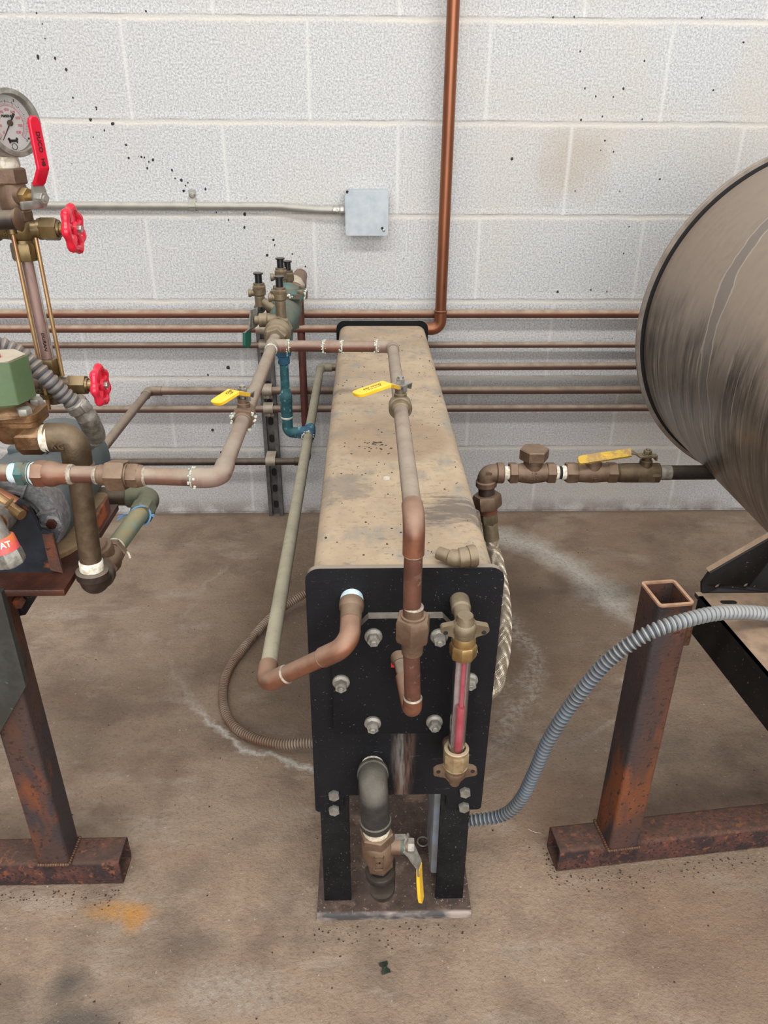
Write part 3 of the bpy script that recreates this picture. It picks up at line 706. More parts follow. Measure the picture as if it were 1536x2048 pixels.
# things lying on the tank
b = B(); c = V((0.0190, -1.2550, 0.5960)); p = fillet([c+V((-.019,.009,-.001)), c+V((-.002,-.004,-.001)), c+V((.022,.0,.001))], .016, 8)
n_ = len(p); b.tube(p, [.0075 if i < 2 else (.0095 if i < n_-3 else .0112) for i in range(n_)], 18)
d = (V(p[-1])-V(p[-2])).normalized(); b.lathe(p[-1]-d*.006, d, [(-.004,.0108),(-.003,.0124),(.0045,.0126),(.006,.0118)], 20); b.mi = 1; b.lathe(p[-1], d, [(-.001,.009),(.0003,.009)], 18)
tag(obj('pipe_elbow', b, ['brass_dull', 'dark_gap']), 'small loose brass street elbow lying on the dusty tank top', 'pipe fitting')
b = B(); c = V((-0.0520, -1.0270, 0.5860)); b.prism([c+V(q) for q in ((-.0045,-.001,-.002),(-.001,-.003,-.002),(.0045,-.0015,-.002),(.004,.002,-.002),(-.002,.003,-.002))], (0,0,.0035))
tag(obj('concrete_chip', b, 'chip'), 'tiny pale chip of concrete lying halfway along the tank top', 'chip')
b = B()
for i in range(170):
    x, y = random.uniform(XL+.01, XR-.01), random.uniform(-1.24, -.25); splat(b, (x, y, ZT), (0,0,1), random.choice((.0006,.0008,.0011,.0017)))
for i in range(22):
    splat(b, (-.062+random.gauss(0,.012), -.905+random.gauss(0,.012), ZT), (0,0,1), random.uniform(.0012,.0028))
o = tag(obj('crumbs', b, 'crumb'), 'scattered dark and pale crumbs of grit on the dusty tank top', 'grit'); o['kind'] = 'stuff'

# ------------------------------------------------------------------ copper line over the tank and down its front
R_ = .0093
t = thing('copper_pipe_line', 'dusty copper line crossing over the tank and dropping in front of its black plate', 'pipe')
K = V((-0.0340, -0.7130, 0.6840)); F = V((-.0345, -1.337, .684)); TE = V((-0.2360, -0.7090, 0.6840))
U0 = V((-.0345, -1.337, .500)); BT = V((-0.0310, -1.3370, 0.4500)); PL = V((-0.0440, -1.2630, 0.4740))
obj('pipe', B().tube([TE+V((.022,0,0)), K+V((-.02,0,0))], R_, 20), 'copper_red', t)
for px in (1,):
    a = V((-0.1500, -0.7030, 0.6840)); c = V((-0.1200, -0.7060, 0.6840)); b = B(); b.tube([V((a.x,K.y,.684)), V((c.x,K.y,.684))], R_*1.13, 20); b.mi = 1; crusty(b, (a.x,K.y,.684), (-1,0,0), R_*1.08); crusty(b, (c.x,K.y,.684), (1,0,0), R_*1.08)
    obj('coupling', b, ['copper_red', 'white_crust'], t)
p = fillet([K+V((-.03,0,0)), K, K+V((0,-.026,0))], .016, 8); b = B(); b.tube(p, R_*1.15, 20); b.mi = 1; crusty(b, K+V((-.027,0,0)), (-1,0,0), R_*1.12, 30); obj('elbow', b, ['copper_pinkish', 'white_crust'], t)
VY = (-0.0360, -1.0100, 0.6840)[1]
obj('pipe', B().tube([K+V((0,-.02,0)), V((K.x, VY+.016, .684))], R_, 20), 'copper_pinkish', t)
obj('pipe', B().tube([V((K.x, VY-.016, .684)), F+V((0,.02,0))], R_*1.03, 20), 'copper_pinkish', t)
p = fillet([F+V((0,.034,0)), F, F+V((0,0,-.036))], .017, 10); b = B(); b.tube(p, R_*1.17, 22); b.mi = 1; bead(b, F+V((0,0,-.036)), (0,0,-1), R_*1.03, .002); obj('elbow', b, ['copper_bright', 'solder'], t)
obj('pipe', B().tube([F+V((0,0,-.03)), V((F.x,F.y,.545))], R_, 20), 'copper_red', t)
UN = V((-0.0330, -1.3370, 0.5590))
obj('pipe', B().tube([V((F.x,F.y,UN.z-.012)), BT+V((0,0,.014))], R_*.96, 20), 'copper_red', t)
b = B(); b.lathe(UN, (0,0,1), [(-.032,.0098),(-.031,.0112),(-.02,.0118),(-.012,.0145)], 22); b.hexn(UN, (0,0,1), -.0135, .0145, .0188, .14, phase=.18)
b.lathe(UN, (0,0,1), [(.012,.0128),(.0165,.0128),(.017,.0105),(.026,.0105),(.0265,.0094)], 22)
un = obj('union', b, 'brass_brown', t); b = B(); bead(b, UN+V((0,0,.026)), (0,0,1), .0097, .0022); obj('solder_joint', b, 'solder', un)
p = fillet([BT+V((0,0,.016)), BT+V((0,0,-.004)), BT.lerp(PL, .55)], .013, 8); b = B(); b.tube(p, R_*1.13, 20); b.mi = 1; bead(b, BT+V((0,0,.016)), (0,0,1), R_*1.03, .0022); obj('elbow', b, ['copper_bright', 'solder'], t)
b = B(); b.tube([BT.lerp(PL, .5), PL], .0088, 18); obj('pipe', b, 'copper_dusty', t)
d = (PL-BT).normalized(); b = B(); b.lathe(PL-d*.018, d, [(0,.0098),(.003,.0112),(.014,.0112),(.02,.0100)], 20); obj('adapter', b, 'brass_brown', t)
b = B(); b.lathe(PL-d*.004, d, [(0,.0108),(.006,.0115),(.009,.0102)], 16); b.tube([PL-d*.002+V((-.011,-.002,.003)), PL-d*.003+V((-.017,-.004,-.003))], .0014, 6); obj('thread_tape', b, 'tape', t)

# ------------------------------------------------------------------ line on the left: from the machine to the backflow preventer
t = thing('copper_pipe_line', 'copper line with a large union leaving the left machine and turning towards the wall', 'pipe')
E = V((-0.2360, -1.2360, 0.6840)); TX = TE.x
def y_at(x): return -1.2195+(x+.475)*(E.y+1.2195)/(E.x+.475)
P = lambda x: V((x, y_at(x), .684))
DX = (P(-.3)-P(-.6)).normalized()
obj('pipe', B().tube([P(-.75), P(-.455)], R_*1.02, 20), 'copper_dusty', t)
b = B(); b.lathe(P(-.463), DX, [(0,.0102),(.002,.0108),(.0035,.0102),(.005,.0109),(.007,.0108),(.009,.0102)], 20); obj('thread_tape', b, 'tape_blue', t)
b = B(); b.hexn(P(-.4545), DX, 0, .009, .0145, .12, phase=.3); b.lathe(P(-.4455), DX, [(0,.0125),(.006,.0125)], 20); obj('hex_bushing', b, 'teal_body', t)
b = B(); b.lathe(P(-.4425), DX, [(0,.0118),(.0015,.0126),(.003,.0118),(.0045,.0126),(.006,.0118)], 20); obj('thread_tape', b, 'tape_blue', t)
b = B(); b.hexn(P(-.437), DX, 0, .013, .0148, .2, phase=.1); b.lathe(P(-.4245), DX, [(0,.0132),(.004,.0142),(.009,.0138),(.016,.0112),(.026,.0112),(.027,.0102)], 24); obj('reducer', b, 'copper_bright', t)
b = B(); bead(b, P(-.3985), DX, .0104, .004); obj('solder_joint', b, 'solder', t)
obj('pipe', B().tube([P(-.40), P(-.36)], R_, 20), 'copper_red', t)
b = B(); b.lathe(P(-.368), DX, [(0,.0098),(.002,.0112),(.011,.0115),(.013,.0135)], 22); b.hexn(P(-.357), DX, 0, .0205, .0178, .14, phase=.25); b.lathe(P(-.3365), DX, [(-.001,.0132),(.002,.0132)], 20)
b.hexn(P(-.3345), DX, 0, .0115, .0138, .25, seg=8, phase=.1); b.lathe(P(-.323), DX, [(-.002,.0122),(.003,.0118),(.0055,.0102)], 22); un = obj('union', b, 'brass_brown', t)
for x in (-.3695, -.3175): b = B(); bead(b, P(x), DX, .0096, .0024); obj('solder_joint', b, 'solder', un)
obj('pipe', B().tube([P(-.322), E+V((-.02,0,0))], R_, 20), 'copper_dusty', t)
p = fillet([E+V((-.029,0,0)), E, E+V((0,.034,0))], .018, 10); b = B(); b.tube(p, R_*1.16, 22); b.mi = 1; crusty(b, E+V((-.029,0,0)), (-1,0,0), R_*1.1, 22); obj('elbow', b, ['copper_pinkish', 'white_crust'], t)
VLY = (-0.2280, -1.0470, 0.6840)[1]
def Q(y): return V((E.x+(TE.x-E.x)*(y-E.y)/(TE.y-E.y), y, .684))
obj('pipe', B().tube([E+V((0,.028,0)), Q(VLY-.016)], R_, 20), 'copper_pinkish', t)
obj('pipe', B().tube([Q(VLY+.016), Q(TE.y-.02)], R_, 20), 'copper_pinkish', t)
b = B(); DY = (Q(-.7)-Q(-1.1)).normalized()
b.lathe(Q(TE.y-.024), DY, [(0,.0096),(.001,.0110),(.012,.0112),(.016,.0120),(.03,.0120),(.036,.0112),(.047,.0110),(.048,.0098)], 22)
b.lathe(TE, (1,0,0), [(0,.0115),(.014,.0114),(.027,.0110),(.028,.0096)], 22); tt = obj('tee', b, 'copper_pinkish', t)
b = B(); bead(b, Q(TE.y-.024), DY, .0097, .0014); crusty(b, TE+V((.027,0,0)), (1,0,0), .0102, 18); obj('solder_joint', b, 'white_crust', tt)
b = B(); b.lathe(Q(TE.y+.02), DY, [(0,.0098),(.016,.0098),(.02,.0105),(.034,.0128)], 22); obj('pipe', b, 'copper_pinkish', t)

# ------------------------------------------------------------------ two small ball valves with yellow levers
def ball_valve(label, c, d, tip, bend_, root_, top, body, crust, group, lab):
    c = V(c); d = V(d).normalized(); t = thing('ball_valve', label, 'valve', group)
    b = B()
    for s in (-1, 1):
        b.lathe(c, d*s, [(.009,.0122),(.012,.0122),(.020,.0115),(.0215,.0098)], 22)
    if body == 'flange': b.lathe(c, -d, [(-.010,.0125),(-.006,.0152),(.008,.0156),(.0115,.0156),(.013,.0142)], 32)
    else:
        b.hexn(c, -d, .004, .016, .0152, .18, phase=.2); b.ball(c, .0152, 20)
    b.lathe(c, (0,0,1), [(.006,.0085),(.0175,.0085),(.0185,.0072),(.024,.0072)], 20)
    bo = obj('body', b, 'brass_dull' if body == 'flange' else 'brass_brown', t)
    if crust:
        b = B(); u = frame(d)[1]
        for k in range(34):
            a = random.uniform(.6, 5.4); rr = random.uniform(.0125, .0165); v = d.cross(u)
            q = c-d*random.uniform(.008,.019)+(V((0,0,1))*math.cos(a)+V((1,0,0))*math.sin(a))*rr
            b.ball(q, random.uniform(.0012,.0026), 6)
        obj('crust', b, 'white_crust', bo)
    topz = c.z+top
    b = B(); b.lathe((c.x,c.y,c.z+.02), (0,0,1), [(0,.0042),(top-.015,.0042)], 12); obj('stem', b, 'steel', t)
    tip, bend_, root_ = V(tip), V(bend_), V(root_)
    ax = V((tip.x-root_.x, tip.y-root_.y, 0)).normalized(); wd = V((-ax.y, ax.x, 0))
    base = V((c.x, c.y, topz-.006))
    pl = B(); pl.strap([base-ax*.0145+V((0,0,-.008)), base-ax*.014, base, base+ax*.008, root_], wd, [.010,.015,.0185,.0165,.0145], .0022)
    for s in (-1, 1): pl.box(base+wd*s*.0085+V((0,0,-.004)), (.006,.003,.009), rot=Matrix.Rotation(math.atan2(ax.y,ax.x),3,'Z'))
    lv = obj('lever', pl, 'steel', t)
    b = B(); b.hexn((c.x,c.y,topz-.005), (0,0,1), 0, .0072, .0062, .15); b.lathe((c.x,c.y,topz+.002), (0,0,1), [(0,.0032),(.0018,.003)], 12); obj('lever_nut', b, 'steel', t)
    g = B(); L = (tip-bend_); dn = L.normalized()
    pts = [root_-ax*.002, root_.lerp(bend_, .7), bend_, bend_.lerp(tip,.3), bend_.lerp(tip,.7), tip-dn*.005, tip-dn*.0022, tip-dn*.0007, tip]
    g.strap(pts, wd, [.0150,.0155,.0172,.0176,.0176,.017,.0148,.011,.005], .0050)
    sl = obj('lever_sleeve', g, 'yellow', lv, label='yellow vinyl lever sleeve')
    bm_ = sl.modifiers.new('soft', 'BEVEL'); bm_.width = .0011; bm_.segments = 2; bm_.limit_method = 'ANGLE'
    nn = dn.cross(wd); nn = nn if nn.z > 0 else -nn
    mid = bend_.lerp(tip, .42)+nn*.0027
    text(lab, .0052, mid+wd*.0018*(1 if wd.y > 0 else -1), -dn, nn.cross(-dn), 'ink', sl, .0002)
    text('WOG 150 WSP', .0028, mid-wd*.0032*(1 if wd.y > 0 else -1), -dn, nn.cross(-dn), 'ink', sl, .0002)
    return t
cL = Q(VLY)
ball_valve('small ball valve with a yellow lever on the left copper line', cL, DY, (-0.2600, -1.1090, 0.7220), (-0.2380, -1.1000, 0.7340), (-0.2310, -1.0620, 0.7180), .036, 'hex', True, None, '600 WOG')
cR = V((K.x, VY, .684))
ball_valve('small brass ball valve with a yellow lever above the tank top', cR, (0,1,0), (-0.0930, -1.0770, 0.7220), (-0.0540, -1.0710, 0.7340), (-0.0420, -1.0340, 0.7180), .036, 'flange', False, None, '600 WOG')

# ------------------------------------------------------------------ long grey pipe beside the tank
t = thing('grey_pipe_line', 'long dusty grey-green pipe running back along the left side of the tank', 'pipe')
zg = .45; E0 = V((-0.0970, -1.2620, 0.5460)); E1 = V((-0.0990, -1.3280, 0.5310)); E2 = V((-0.1970, -1.2920, 0.4500)); E3 = V(((-0.1960, -0.0820, 0.4500)[0], -.05, .45))
r = .0098
d = (E1-E0).normalized()
b = B(); b.lathe(E0-d*.004, d, [(0,.0125),(.010,.0135),(.012,.0125)], 22); obj('thread_tape', b, 'tape_blue', t)
b = B(); b.lathe(E0, d, [(.006,.0138),(.011,.0142),(.016,.0136),(.018,.0122),(.034,.0118)], 22); obj('adapter', b, 'brass_brown', t)
p = fillet([E0+d*.028, E1, E1.lerp(E2, .3)], .03, 10); b = B(); b.tube(p, r*1.17, 22); b.mi = 1; q = E1.lerp(E2,.3); bead(b, q, q-E1, r*1.04, .0022); obj('elbow', b, ['copper_bright', 'solder'], t)
obj('pipe', B().tube([E1.lerp(E2,.25), E1.lerp(E2,.82)], r, 20), 'copper_bright', t)
d2 = (E3-E2).normalized(); q = E1.lerp(E2,.74)
p = fillet([q, E2, E2+d2*.034], .02, 10); b = B(); b.tube(p, r*1.16, 22); b.mi = 1; bead(b, q, q-E2, r*1.04, .0025); obj('elbow', b, ['copper_bright', 'solder'], t)
GY = (-0.2030, -0.5100, 0.4500)[1]; GT = E2.lerp(E3, (GY-E2.y)/(E3.y-E2.y))
obj('pipe', B().tube([E2+d2*.03, GT-d2*.02], r, 20), 'gray_pipe', t)
obj('pipe', B().tube([GT+d2*.02, E3-d2*.02], r, 20), 'gray_pipe', t)
p = fillet([E3-d2*.028, E3, E3+V((.03,0,0))], .018, 8); obj('elbow', B().tube(p, r*1.15, 20), 'gray_pipe', t)
obj('pipe', B().tube([E3+V((.02,0,0)), (2.4, -.05, z4)], .0095, 20), 'copper_dull', t)
b = B(); b.lathe(GT-d2*.026, d2, [(0,.0102),(.003,.0122),(.012,.0120),(.016,.0130),(.036,.0130),(.04,.0120),(.052,.0118),(.053,.0102)], 22)
TB = V((-0.2430, -0.5300, 0.4740)); TB = V((TB.x, GT.y, .45))
b.lathe(GT, (TB-GT), [(.004,.0128),(.018,.0125),(.022,.0118)], 20); te = obj('tee', b, 'verdigris_blue', t, label='blue-green corroded tee')
b = B()
for k in range(26):
    a = random.uniform(0, 2*PI); b.ball(GT-d2*.027+V((math.cos(a),0,math.sin(a)))*random.uniform(.0095,.0135)+d2*random.uniform(-.002,.003), random.uniform(.001,.0022), 6)
obj('crust', b, 'white_crust', te)

# verdigris drop pipe from the backflow preventer to that tee
t = thing('drain_pipe', 'blue-green corroded copper pipe hanging below the backflow preventer', 'pipe')
vx = (-0.2400, -0.5200, 0.5550)[0]; vz = .45
pt = V((vx, GT.y, .45)); top = V((vx, GT.y, .655))
obj('pipe', B().tube([top, pt+V((0,0,.02))], .0088, 18), 'verdigris', t)
b = B(); b.lathe(pt+V((0,0,.062)), (0,0,1), [(-.03,.0092),(-.028,.0118),(.002,.0122),(.004,.0130),(.02,.0128),(.022,.0115),(.034,.0092)], 20); obj('coupling', b, 'verdigris', t)
b = B(); b.lathe((vx,GT.y,.594), (0,0,1), [(0,.0092),(.002,.0118),(.016,.0120),(.018,.0150),(.03,.0165),(.042,.0160),(.046,.012),(.075,.012)], 20); obj('adapter', b, 'verdigris_blue', t)
p = fillet([pt+V((0,0,.034)), pt, pt.lerp(GT, .62)], .016, 8); b = B(); b.tube(p, .0112, 20); b.mi = 1; bead(b, pt+V((0,0,.034)), (0,0,1), .0112, .003); obj('elbow', b, ['verdigris', 'white_crust'], t)

# ------------------------------------------------------------------ backflow preventer
t = thing('backflow_preventer', 'green-crusted bronze backflow preventer with four black-capped test cocks near the wall', 'backflow preventer')
def BF(y, dz=0, dx=0): return V((TE.x+dx, y, .684+dz))
b = B(); d = V((0,1,0))
b.hexn(BF(-.668), d, 0, .018, .0195, .2, phase=.3); b.lathe(BF(-.668), d, [(.017,.0165),(.02,.0215),(.026,.0215),(.028,.0185),(.034,.0185),(.036,.0235),(.05,.0240),(.054,.0200),(.075,.0200)], 26)
b.hexn(BF(-.60), d, 0, .02, .0235, .2, seg=8); inl = obj('inlet_valve', b, 'brass_dull', t)
b = B(); b.lathe(BF(-.58), d, [(0,.020),(.02,.025),(.1,.029),(.16,.029),(.2,.024),(.24,.022)], 26); b.lathe(BF(-.44), (0,0,1), [(0,.026),(.028,.026)], 24); b.lathe(BF(-.40), (0,0,-1), [(0,.022),(.045,.02)], 20)
b.lathe(BF(-.53), (0,0,-1), [(0,.02),(.05,.017)], 20); obj('body', b, 'teal_body', t)
b = B(); b.prism([(BF(0).x+.004+x, -.44+y, .712) for x, y in rnd2([(-.034,-.034),(.034,-.034),(.034,.034),(-.034,.034)], .012)], (0,0,.009)); b.lathe((BF(0).x+.004,-.44,.72), (0,0,1), [(0,.026),(.008,.022),(.012,.014),(.016,.010)], 24); bn = obj('bonnet', b, 'teal_body', t, label='green crusted bolted bonnet')
b = B()
for k in range(46):
    a_ = random.uniform(0, 6.28); b.ball((BF(0).x+.004+.034*math.cos(a_)*min(1.2,1/max(abs(math.cos(a_)),abs(math.sin(a_)))), -.44+.034*math.sin(a_)*min(1.2,1/max(abs(math.cos(a_)),abs(math.sin(a_)))), .713+random.uniform(-.001,.008)), random.uniform(.0012,.0032), 6)
obj('crust', b, 'white_crust', bn)
for sx_ in (-1,1):
    for sy in (-1,1):
        b = B(); b.hexn((BF(0).x+.004+sx_*.026, -.44+sy*.026, .72), (0,0,1), 0, .007, .006); obj('bonnet_bolt', b, 'brass_dull', bn)
b = B(); b.lathe(BF(-.34), d, [(0,.021),(.05,.021),(.052,.025),(.075,.025),(.078,.02),(.2,.018)], 24); b.hexn(BF(-.30), d, 0, .02, .0265, .2, seg=8)
b.lathe(BF(-.10), d, [(-.05,.017),(.03,.017)], 20); obj('outlet_valve', b, 'brass_brown', t)
p = fillet([BF(-.12), BF(-.06), V((bx,-.06,.640))], .02, 8); obj('outlet_elbow', B().tube(p, .0155, 20), 'brass_dull', t)
b = B(); b.lathe((bx+.001,-.06,.640), (0,0,1), [(-.014,.0125),(-.012,.0185),(.006,.0195),(.008,.0165)], 8); obj('collar', b, 'brass_dark', t)
b = B(); b.lathe((-0.2350, -0.2600, 0.6530), (0,0,1), [(0,.015),(.03,.022),(.045,.024),(.06,.016),(.066,.006)], 20); obj('relief_cover', b, 'clamp', t)
def cock(x, y, z0, ztop, arm=None):
    b = B(); b.lathe((x,y,z0), (0,0,1), [(0,.0095),(ztop-z0-.044,.0095),(ztop-z0-.043,.0088),(ztop-z0-.04,.0122),(ztop-z0-.03,.0126)], 18); b.hexn((x,y,ztop-.031), (0,0,1), 0, .008, .0132, .2); b.lathe((x,y,ztop-.023), (0,0,1), [(0,.0105),(.004,.0105)], 18)
    b.lathe((x,y,ztop-.037), (-1,-.2,0), [(0,.006),(.015,.006),(.0155,.0075),(.021,.0075)], 14)
    if arm: b.tube([V((x,y,z0+.012)), V(arm)], .0085, 14)
    k = obj('test_cock', b, 'brass_dull', t)
    b = B(); b.lathe((x,y,ztop-.02), (0,0,1), [(0,.0068),(.0165,.0068),(.0170,.0092),(.0195,.0094),(.02,.0086)], 20); obj('cap', b, 'rubber', k)
a = (-0.2320, -0.5850, 0.7760); cock(a[0], -.585, .70, a[2])
a = (-0.2800, -0.5000, 0.7670); cock(a[0], -.50, a[2]-.062, a[2], BF(-.50, .0))
a = (-0.2480, -0.4000, 0.7780); cock(a[0], -.40, .715, a[2])
a = (-0.2380, -0.3600, 0.7660); cock(a[0], -.36, .715, a[2])
# side shut-offs with lever handles
for (px, py, yy, grip) in ((517,640,-.585,True), (519,612,-.47,False)):
    s = V((-0.2730, -0.5850, 0.6980)) if grip else V((-0.2860, -0.4700, 0.6980))
    b = B(); b.lathe(BF(yy, s.z-.684), (-1,0,0), [(0,.0105),(.02,.0105),(.022,.0125),(.036,.0125),(.037,.008),(.044,.008)], 18); sv = obj('shutoff_stem', b, 'brass_dull' if grip else 'teal_body', t)
    x_ = BF(0).x-.045
    b = B(); b.strap([(x_-.001,yy,s.z+.020),(x_-.001,yy,s.z),(x_-.003,yy-.002,s.z-.012),(x_-.013,yy-.004,s.z-.019),(x_-.014,yy-.006,s.z-.03)], (.5,1,0), [.016,.028,.026,.018,.016], .0026)
    b.hexn((x_-.002,yy,s.z), (-1,0,0), 0, .006, .0065); lv = obj('lever', b, 'steel_dull', sv)
    if grip:
        b = B(); b.strap([(x_-.014,yy-.006,s.z-.019),(x_-.0155,yy-.008,s.z-.042),(x_-.016,yy-.0085,s.z-.048)], (.5,1,0), [.019,.019,.009], .006); obj('lever_sleeve', b, 'green_grip', lv)

# ------------------------------------------------------------------ sight glass on the tank front
t = thing('sight_glass', 'upright tubular sight glass with a red strip and brass winged fittings on the tank front', 'sight glass')
X, Y = .0245, -1.312
zu = (0.0240, -1.3120, 0.5380)[2]; zl = (0.0230, -1.3120, 0.3320)[2]; zn0 = (0.0240, -1.3120, 0.5030)[2]; zn1 = (0.0230, -1.3120, 0.5200)[2]; zm0 = (0.0240, -1.3120, 0.3400)[2]; zm1 = (0.0230, -1.3120, 0.3740)[2]
def wing(zc, up):
    b = B(); s = 1 if up else -1; top = zc+.012*s
    prof = [(-.022,.004),(-.026,.0005),(-.0265,-.003),(-.0245,-.006),(-.012,-.009),(-.0055,-.018),(.0055,-.018),(.012,-.009),(.0245,-.006),(.0265,-.003),(.026,.0005),(.022,.004),(.013,.007),(.009,.016),(-.009,.016),(-.013,.007)]
    pts = rnd2([(x, -z*s) for x, z in prof], .003, 3)
    b.prism([(X+x, Y-.004, zc+z) for x, z in pts], (0, .008, 0))
    b.lathe((X,Y,zc), (0,0,1), [(-.02,.0088),(-.012,.0112),(.0,.0122),(.01,.0105),(.019,.0085)] if up else [(-.022,.0062),(-.012,.0088),(.0,.0122),(.012,.0125),(.02,.012)], 22)
    b.ball((X,Y,zc+.002*s), .0135, 18, (1,.95,1))
    b.lathe((X,Y,zc+.004*s), (0,1,0), [(0,.0095),(.03,.0095),(.032,.0112),(.05,.0112)], 20)
    f = obj('upper_fitting' if up else 'lower_fitting', b, 'brass_dull' if up else 'brass_brown', t)
    for sx_ in (-1, 1):
        b = B(); b.lathe((X+sx_*.0205, Y-.0041, zc-(.0012 if up else -.0012)*1), (0,-1,0), [(0,.0026),(.0002,.0026)], 14); obj('screw_hole', b, 'dark_gap', f)
wing(zu, True); wing(zl, False)
b = B(); b.lathe((X,Y,zn1), (0,0,1), [(0,.0125),(.004,.0135),(.01,.012)], 22); b.hexn((X,Y,zn0), (0,0,1), 0, zn1-zn0, .0152, .14, seg=8, phase=.2); obj('packing_nut', b, 'brass_bright', t)
b = B(); b.lathe((X,Y,zm0-.004), (0,0,1), [(0,.0125),(.004,.0148)], 20); b.hexn((X,Y,zm0), (0,0,1), 0, (zm1-zm0)*.7, .0155, .14, seg=8, phase=.3); b.lathe((X,Y,zm0+(zm1-zm0)*.68), (0,0,1), [(0,.0148),(.004,.0148),(.0048,.0138),(.005,.0108),(.002,.0104)], 24, cap=False); obj('packing_nut', b, 'brass_pale', t)
L0, L1 = zm0+.006, zn1
b = B()
R = []
for rr, a0, a1 in ((.0098, L0, L1), (.0074, L0, L1)):
    R.append([[V((X+rr*math.cos(2*PI*k/32), Y+rr*math.sin(2*PI*k/32), z)) for k in range(32)] for z in (a0, a1)])
b.loft([R[0][0], R[0][1], R[1][1], R[1][0]], closed=True); obj('glass_tube', b, 'glass', t)
zlv = (0.0210, -1.3120, 0.4310)[2]
b = B()
b.lathe((X+.0018,Y,L0), (0,0,1), [(0,.0048),(zlv-L0,.0048)], 20); obj('red_fluid', b, 'fluid', t)
b = B(); a_ = [math.radians(q) for q in range(10, 171, 16)]; b.prism([V((X+.0071*math.cos(q), Y+.0071*math.sin(q), L0)) for q in a_]+[V((X+.0066*math.cos(q), Y+.0066*math.sin(q), L0)) for q in a_[::-1]], (0,0,L1-L0)); obj('white_stripe', b, 'stripe_white', t)
b = B(); b.lathe((X+.0022,Y+.002,zlv), (0,0,1), [(0,.0030),(L1-zlv-.002,.0024)], 14); obj('red_strip', b, 'fluid', t)

# ------------------------------------------------------------------ drain below the tank plate
t = thing('drain_valve', 'large ball valve with a yellow lever hanging from a black iron elbow below the plate', 'valve')
a0 = V((-0.0740, -1.2620, 0.2920)); a1 = V((-0.0740, -1.3130, 0.2930)); a2 = V((-0.0620, -1.3130, 0.1120))
b = B(); b.lathe(a0-V((0,-.004,0)), (0,-1,0), [(0,.0135),(.01,.0135),(.0105,.0128),(.02,.0128)], 22); obj('nipple', b, 'black_iron', t)
b = B(); b.lathe(a0, (0,-1,0), [(-.001,.0142),(.006,.0146),(.008,.0135)], 22); obj('thread_tape', b, 'tape', t)
dd = (a2-a1).normalized()
p = fillet([a0+V((0,-.012,-.001)), a1+V((0,0,.012)), a1+dd*.052], .03, 12)
b = B(); b.tube(p, .0182, 24)
b.lathe(p[0], (p[1]-p[0]), [(-.001,.0185),(.002,.0198),(.009,.0198),(.011,.0172)], 26); e = p[-1]; b.lathe(e, -(p[-1]-p[-2]), [(-.001,.0185),(.002,.0198),(.009,.0198),(.011,.0172)], 26)
obj('elbow', b, 'black_iron', t)
v0 = e
b = B(); b.lathe(v0, dd, [(-.001,.0150),(.008,.0172),(.012,.0165)], 20); obj('thread_tape', b, 'tape', t)
b = B(); b.hexn(v0+dd*.011, dd, 0, .016, .0218, .12, phase=.25); b.lathe(v0+dd*.026, dd, [(0,.0182),(.004,.0205),(.026,.0210),(.036,.0182),(.040,.0170)], 26); b.hexn(v0+dd*.062, dd, 0, .014, .0178, .14, phase=.25)
vc = v0+dd*.04; sd = V((1,-.05,0)).normalized()
b.lathe(vc+V((0,0,.004)), sd, [(.01,.0122),(.029,.0118),(.030,.0088),(.038,.0088)], 20)
bo = obj('body', b, 'brass_brown', t)
fr_ = B(); 
for (xa, xb, za, zb_) in ((-.0062,.0062,.0115,.0128),(-.0062,.0062,-.0128,-.0115),(-.0068,-.0056,-.0128,.0128),(.0056,.0068,-.0128,.0128)):
    fr_.box(vc+V(((xa+xb)/2+.001, -.0206, (za+zb_)/2-.006)), (xb-xa, .0016, zb_-za))
obj('raised_frame', fr_, 'brass_brown', bo)
text('KM', .008, vc+V((.001,-.0210,-.006)), (0,0,1), (-1,0,0), 'brass_brown', bo, .0009)
st = vc+V((0,0,.004))+sd*.034
b = B(); b.lathe(st, sd, [(-.007,.0105),(-.004,.0112),(0,.0112)], 18); obj('packing', b, 'teal_body', t)
hp = [st+sd*.002+V((0,0,.014)), st+sd*.002, V((-0.0260, -1.3150, 0.1960)), V((-0.0210, -1.3180, 0.1860)), V((-0.0150, -1.3200, 0.1740)), V((-0.0140, -1.3220, 0.1620))]
b = B(); b.strap(hp, (.35,1,0), [.014,.024,.022,.019,.015,.0135], .0024); b.box(st+sd*.0+V((-.006,.0,.015)), (.014,.004,.006)); lv = obj('lever', b, 'steel_dull', t)
b = B(); b.hexn(st, sd, .003, .012, .0092, .15); obj('lever_nut', b, 'steel_dull', lv)
g = B(); g.strap([V((-0.0150, -1.3200, 0.1720)), V((-0.0140, -1.3220, 0.1470)), V((-0.0120, -1.3250, 0.1220)), V((-0.0110, -1.3260, 0.1140)), V((-0.0110, -1.3260, 0.1110))], (.35,1,0), [.0125,.0135,.0135,.011,.006], .0042); obj('lever_sleeve', g, 'yellow', lv, label='yellow vinyl lever sleeve')
e0 = v0+dd*.076
p = fillet([e0, a2, a2+V((.004,.07,-.03))], .02, 10); b = B(); b.tube([e0-dd*.002, e0+dd*.012], .0128, 20); b.tube(p[2:], .0165, 22); b.lathe(e0+dd*.008, dd, [(0,.0185),(.002,.0195),(.010,.0195),(.012,.0165)], 24); obj('lower_elbow', b, 'black_pipe', t)

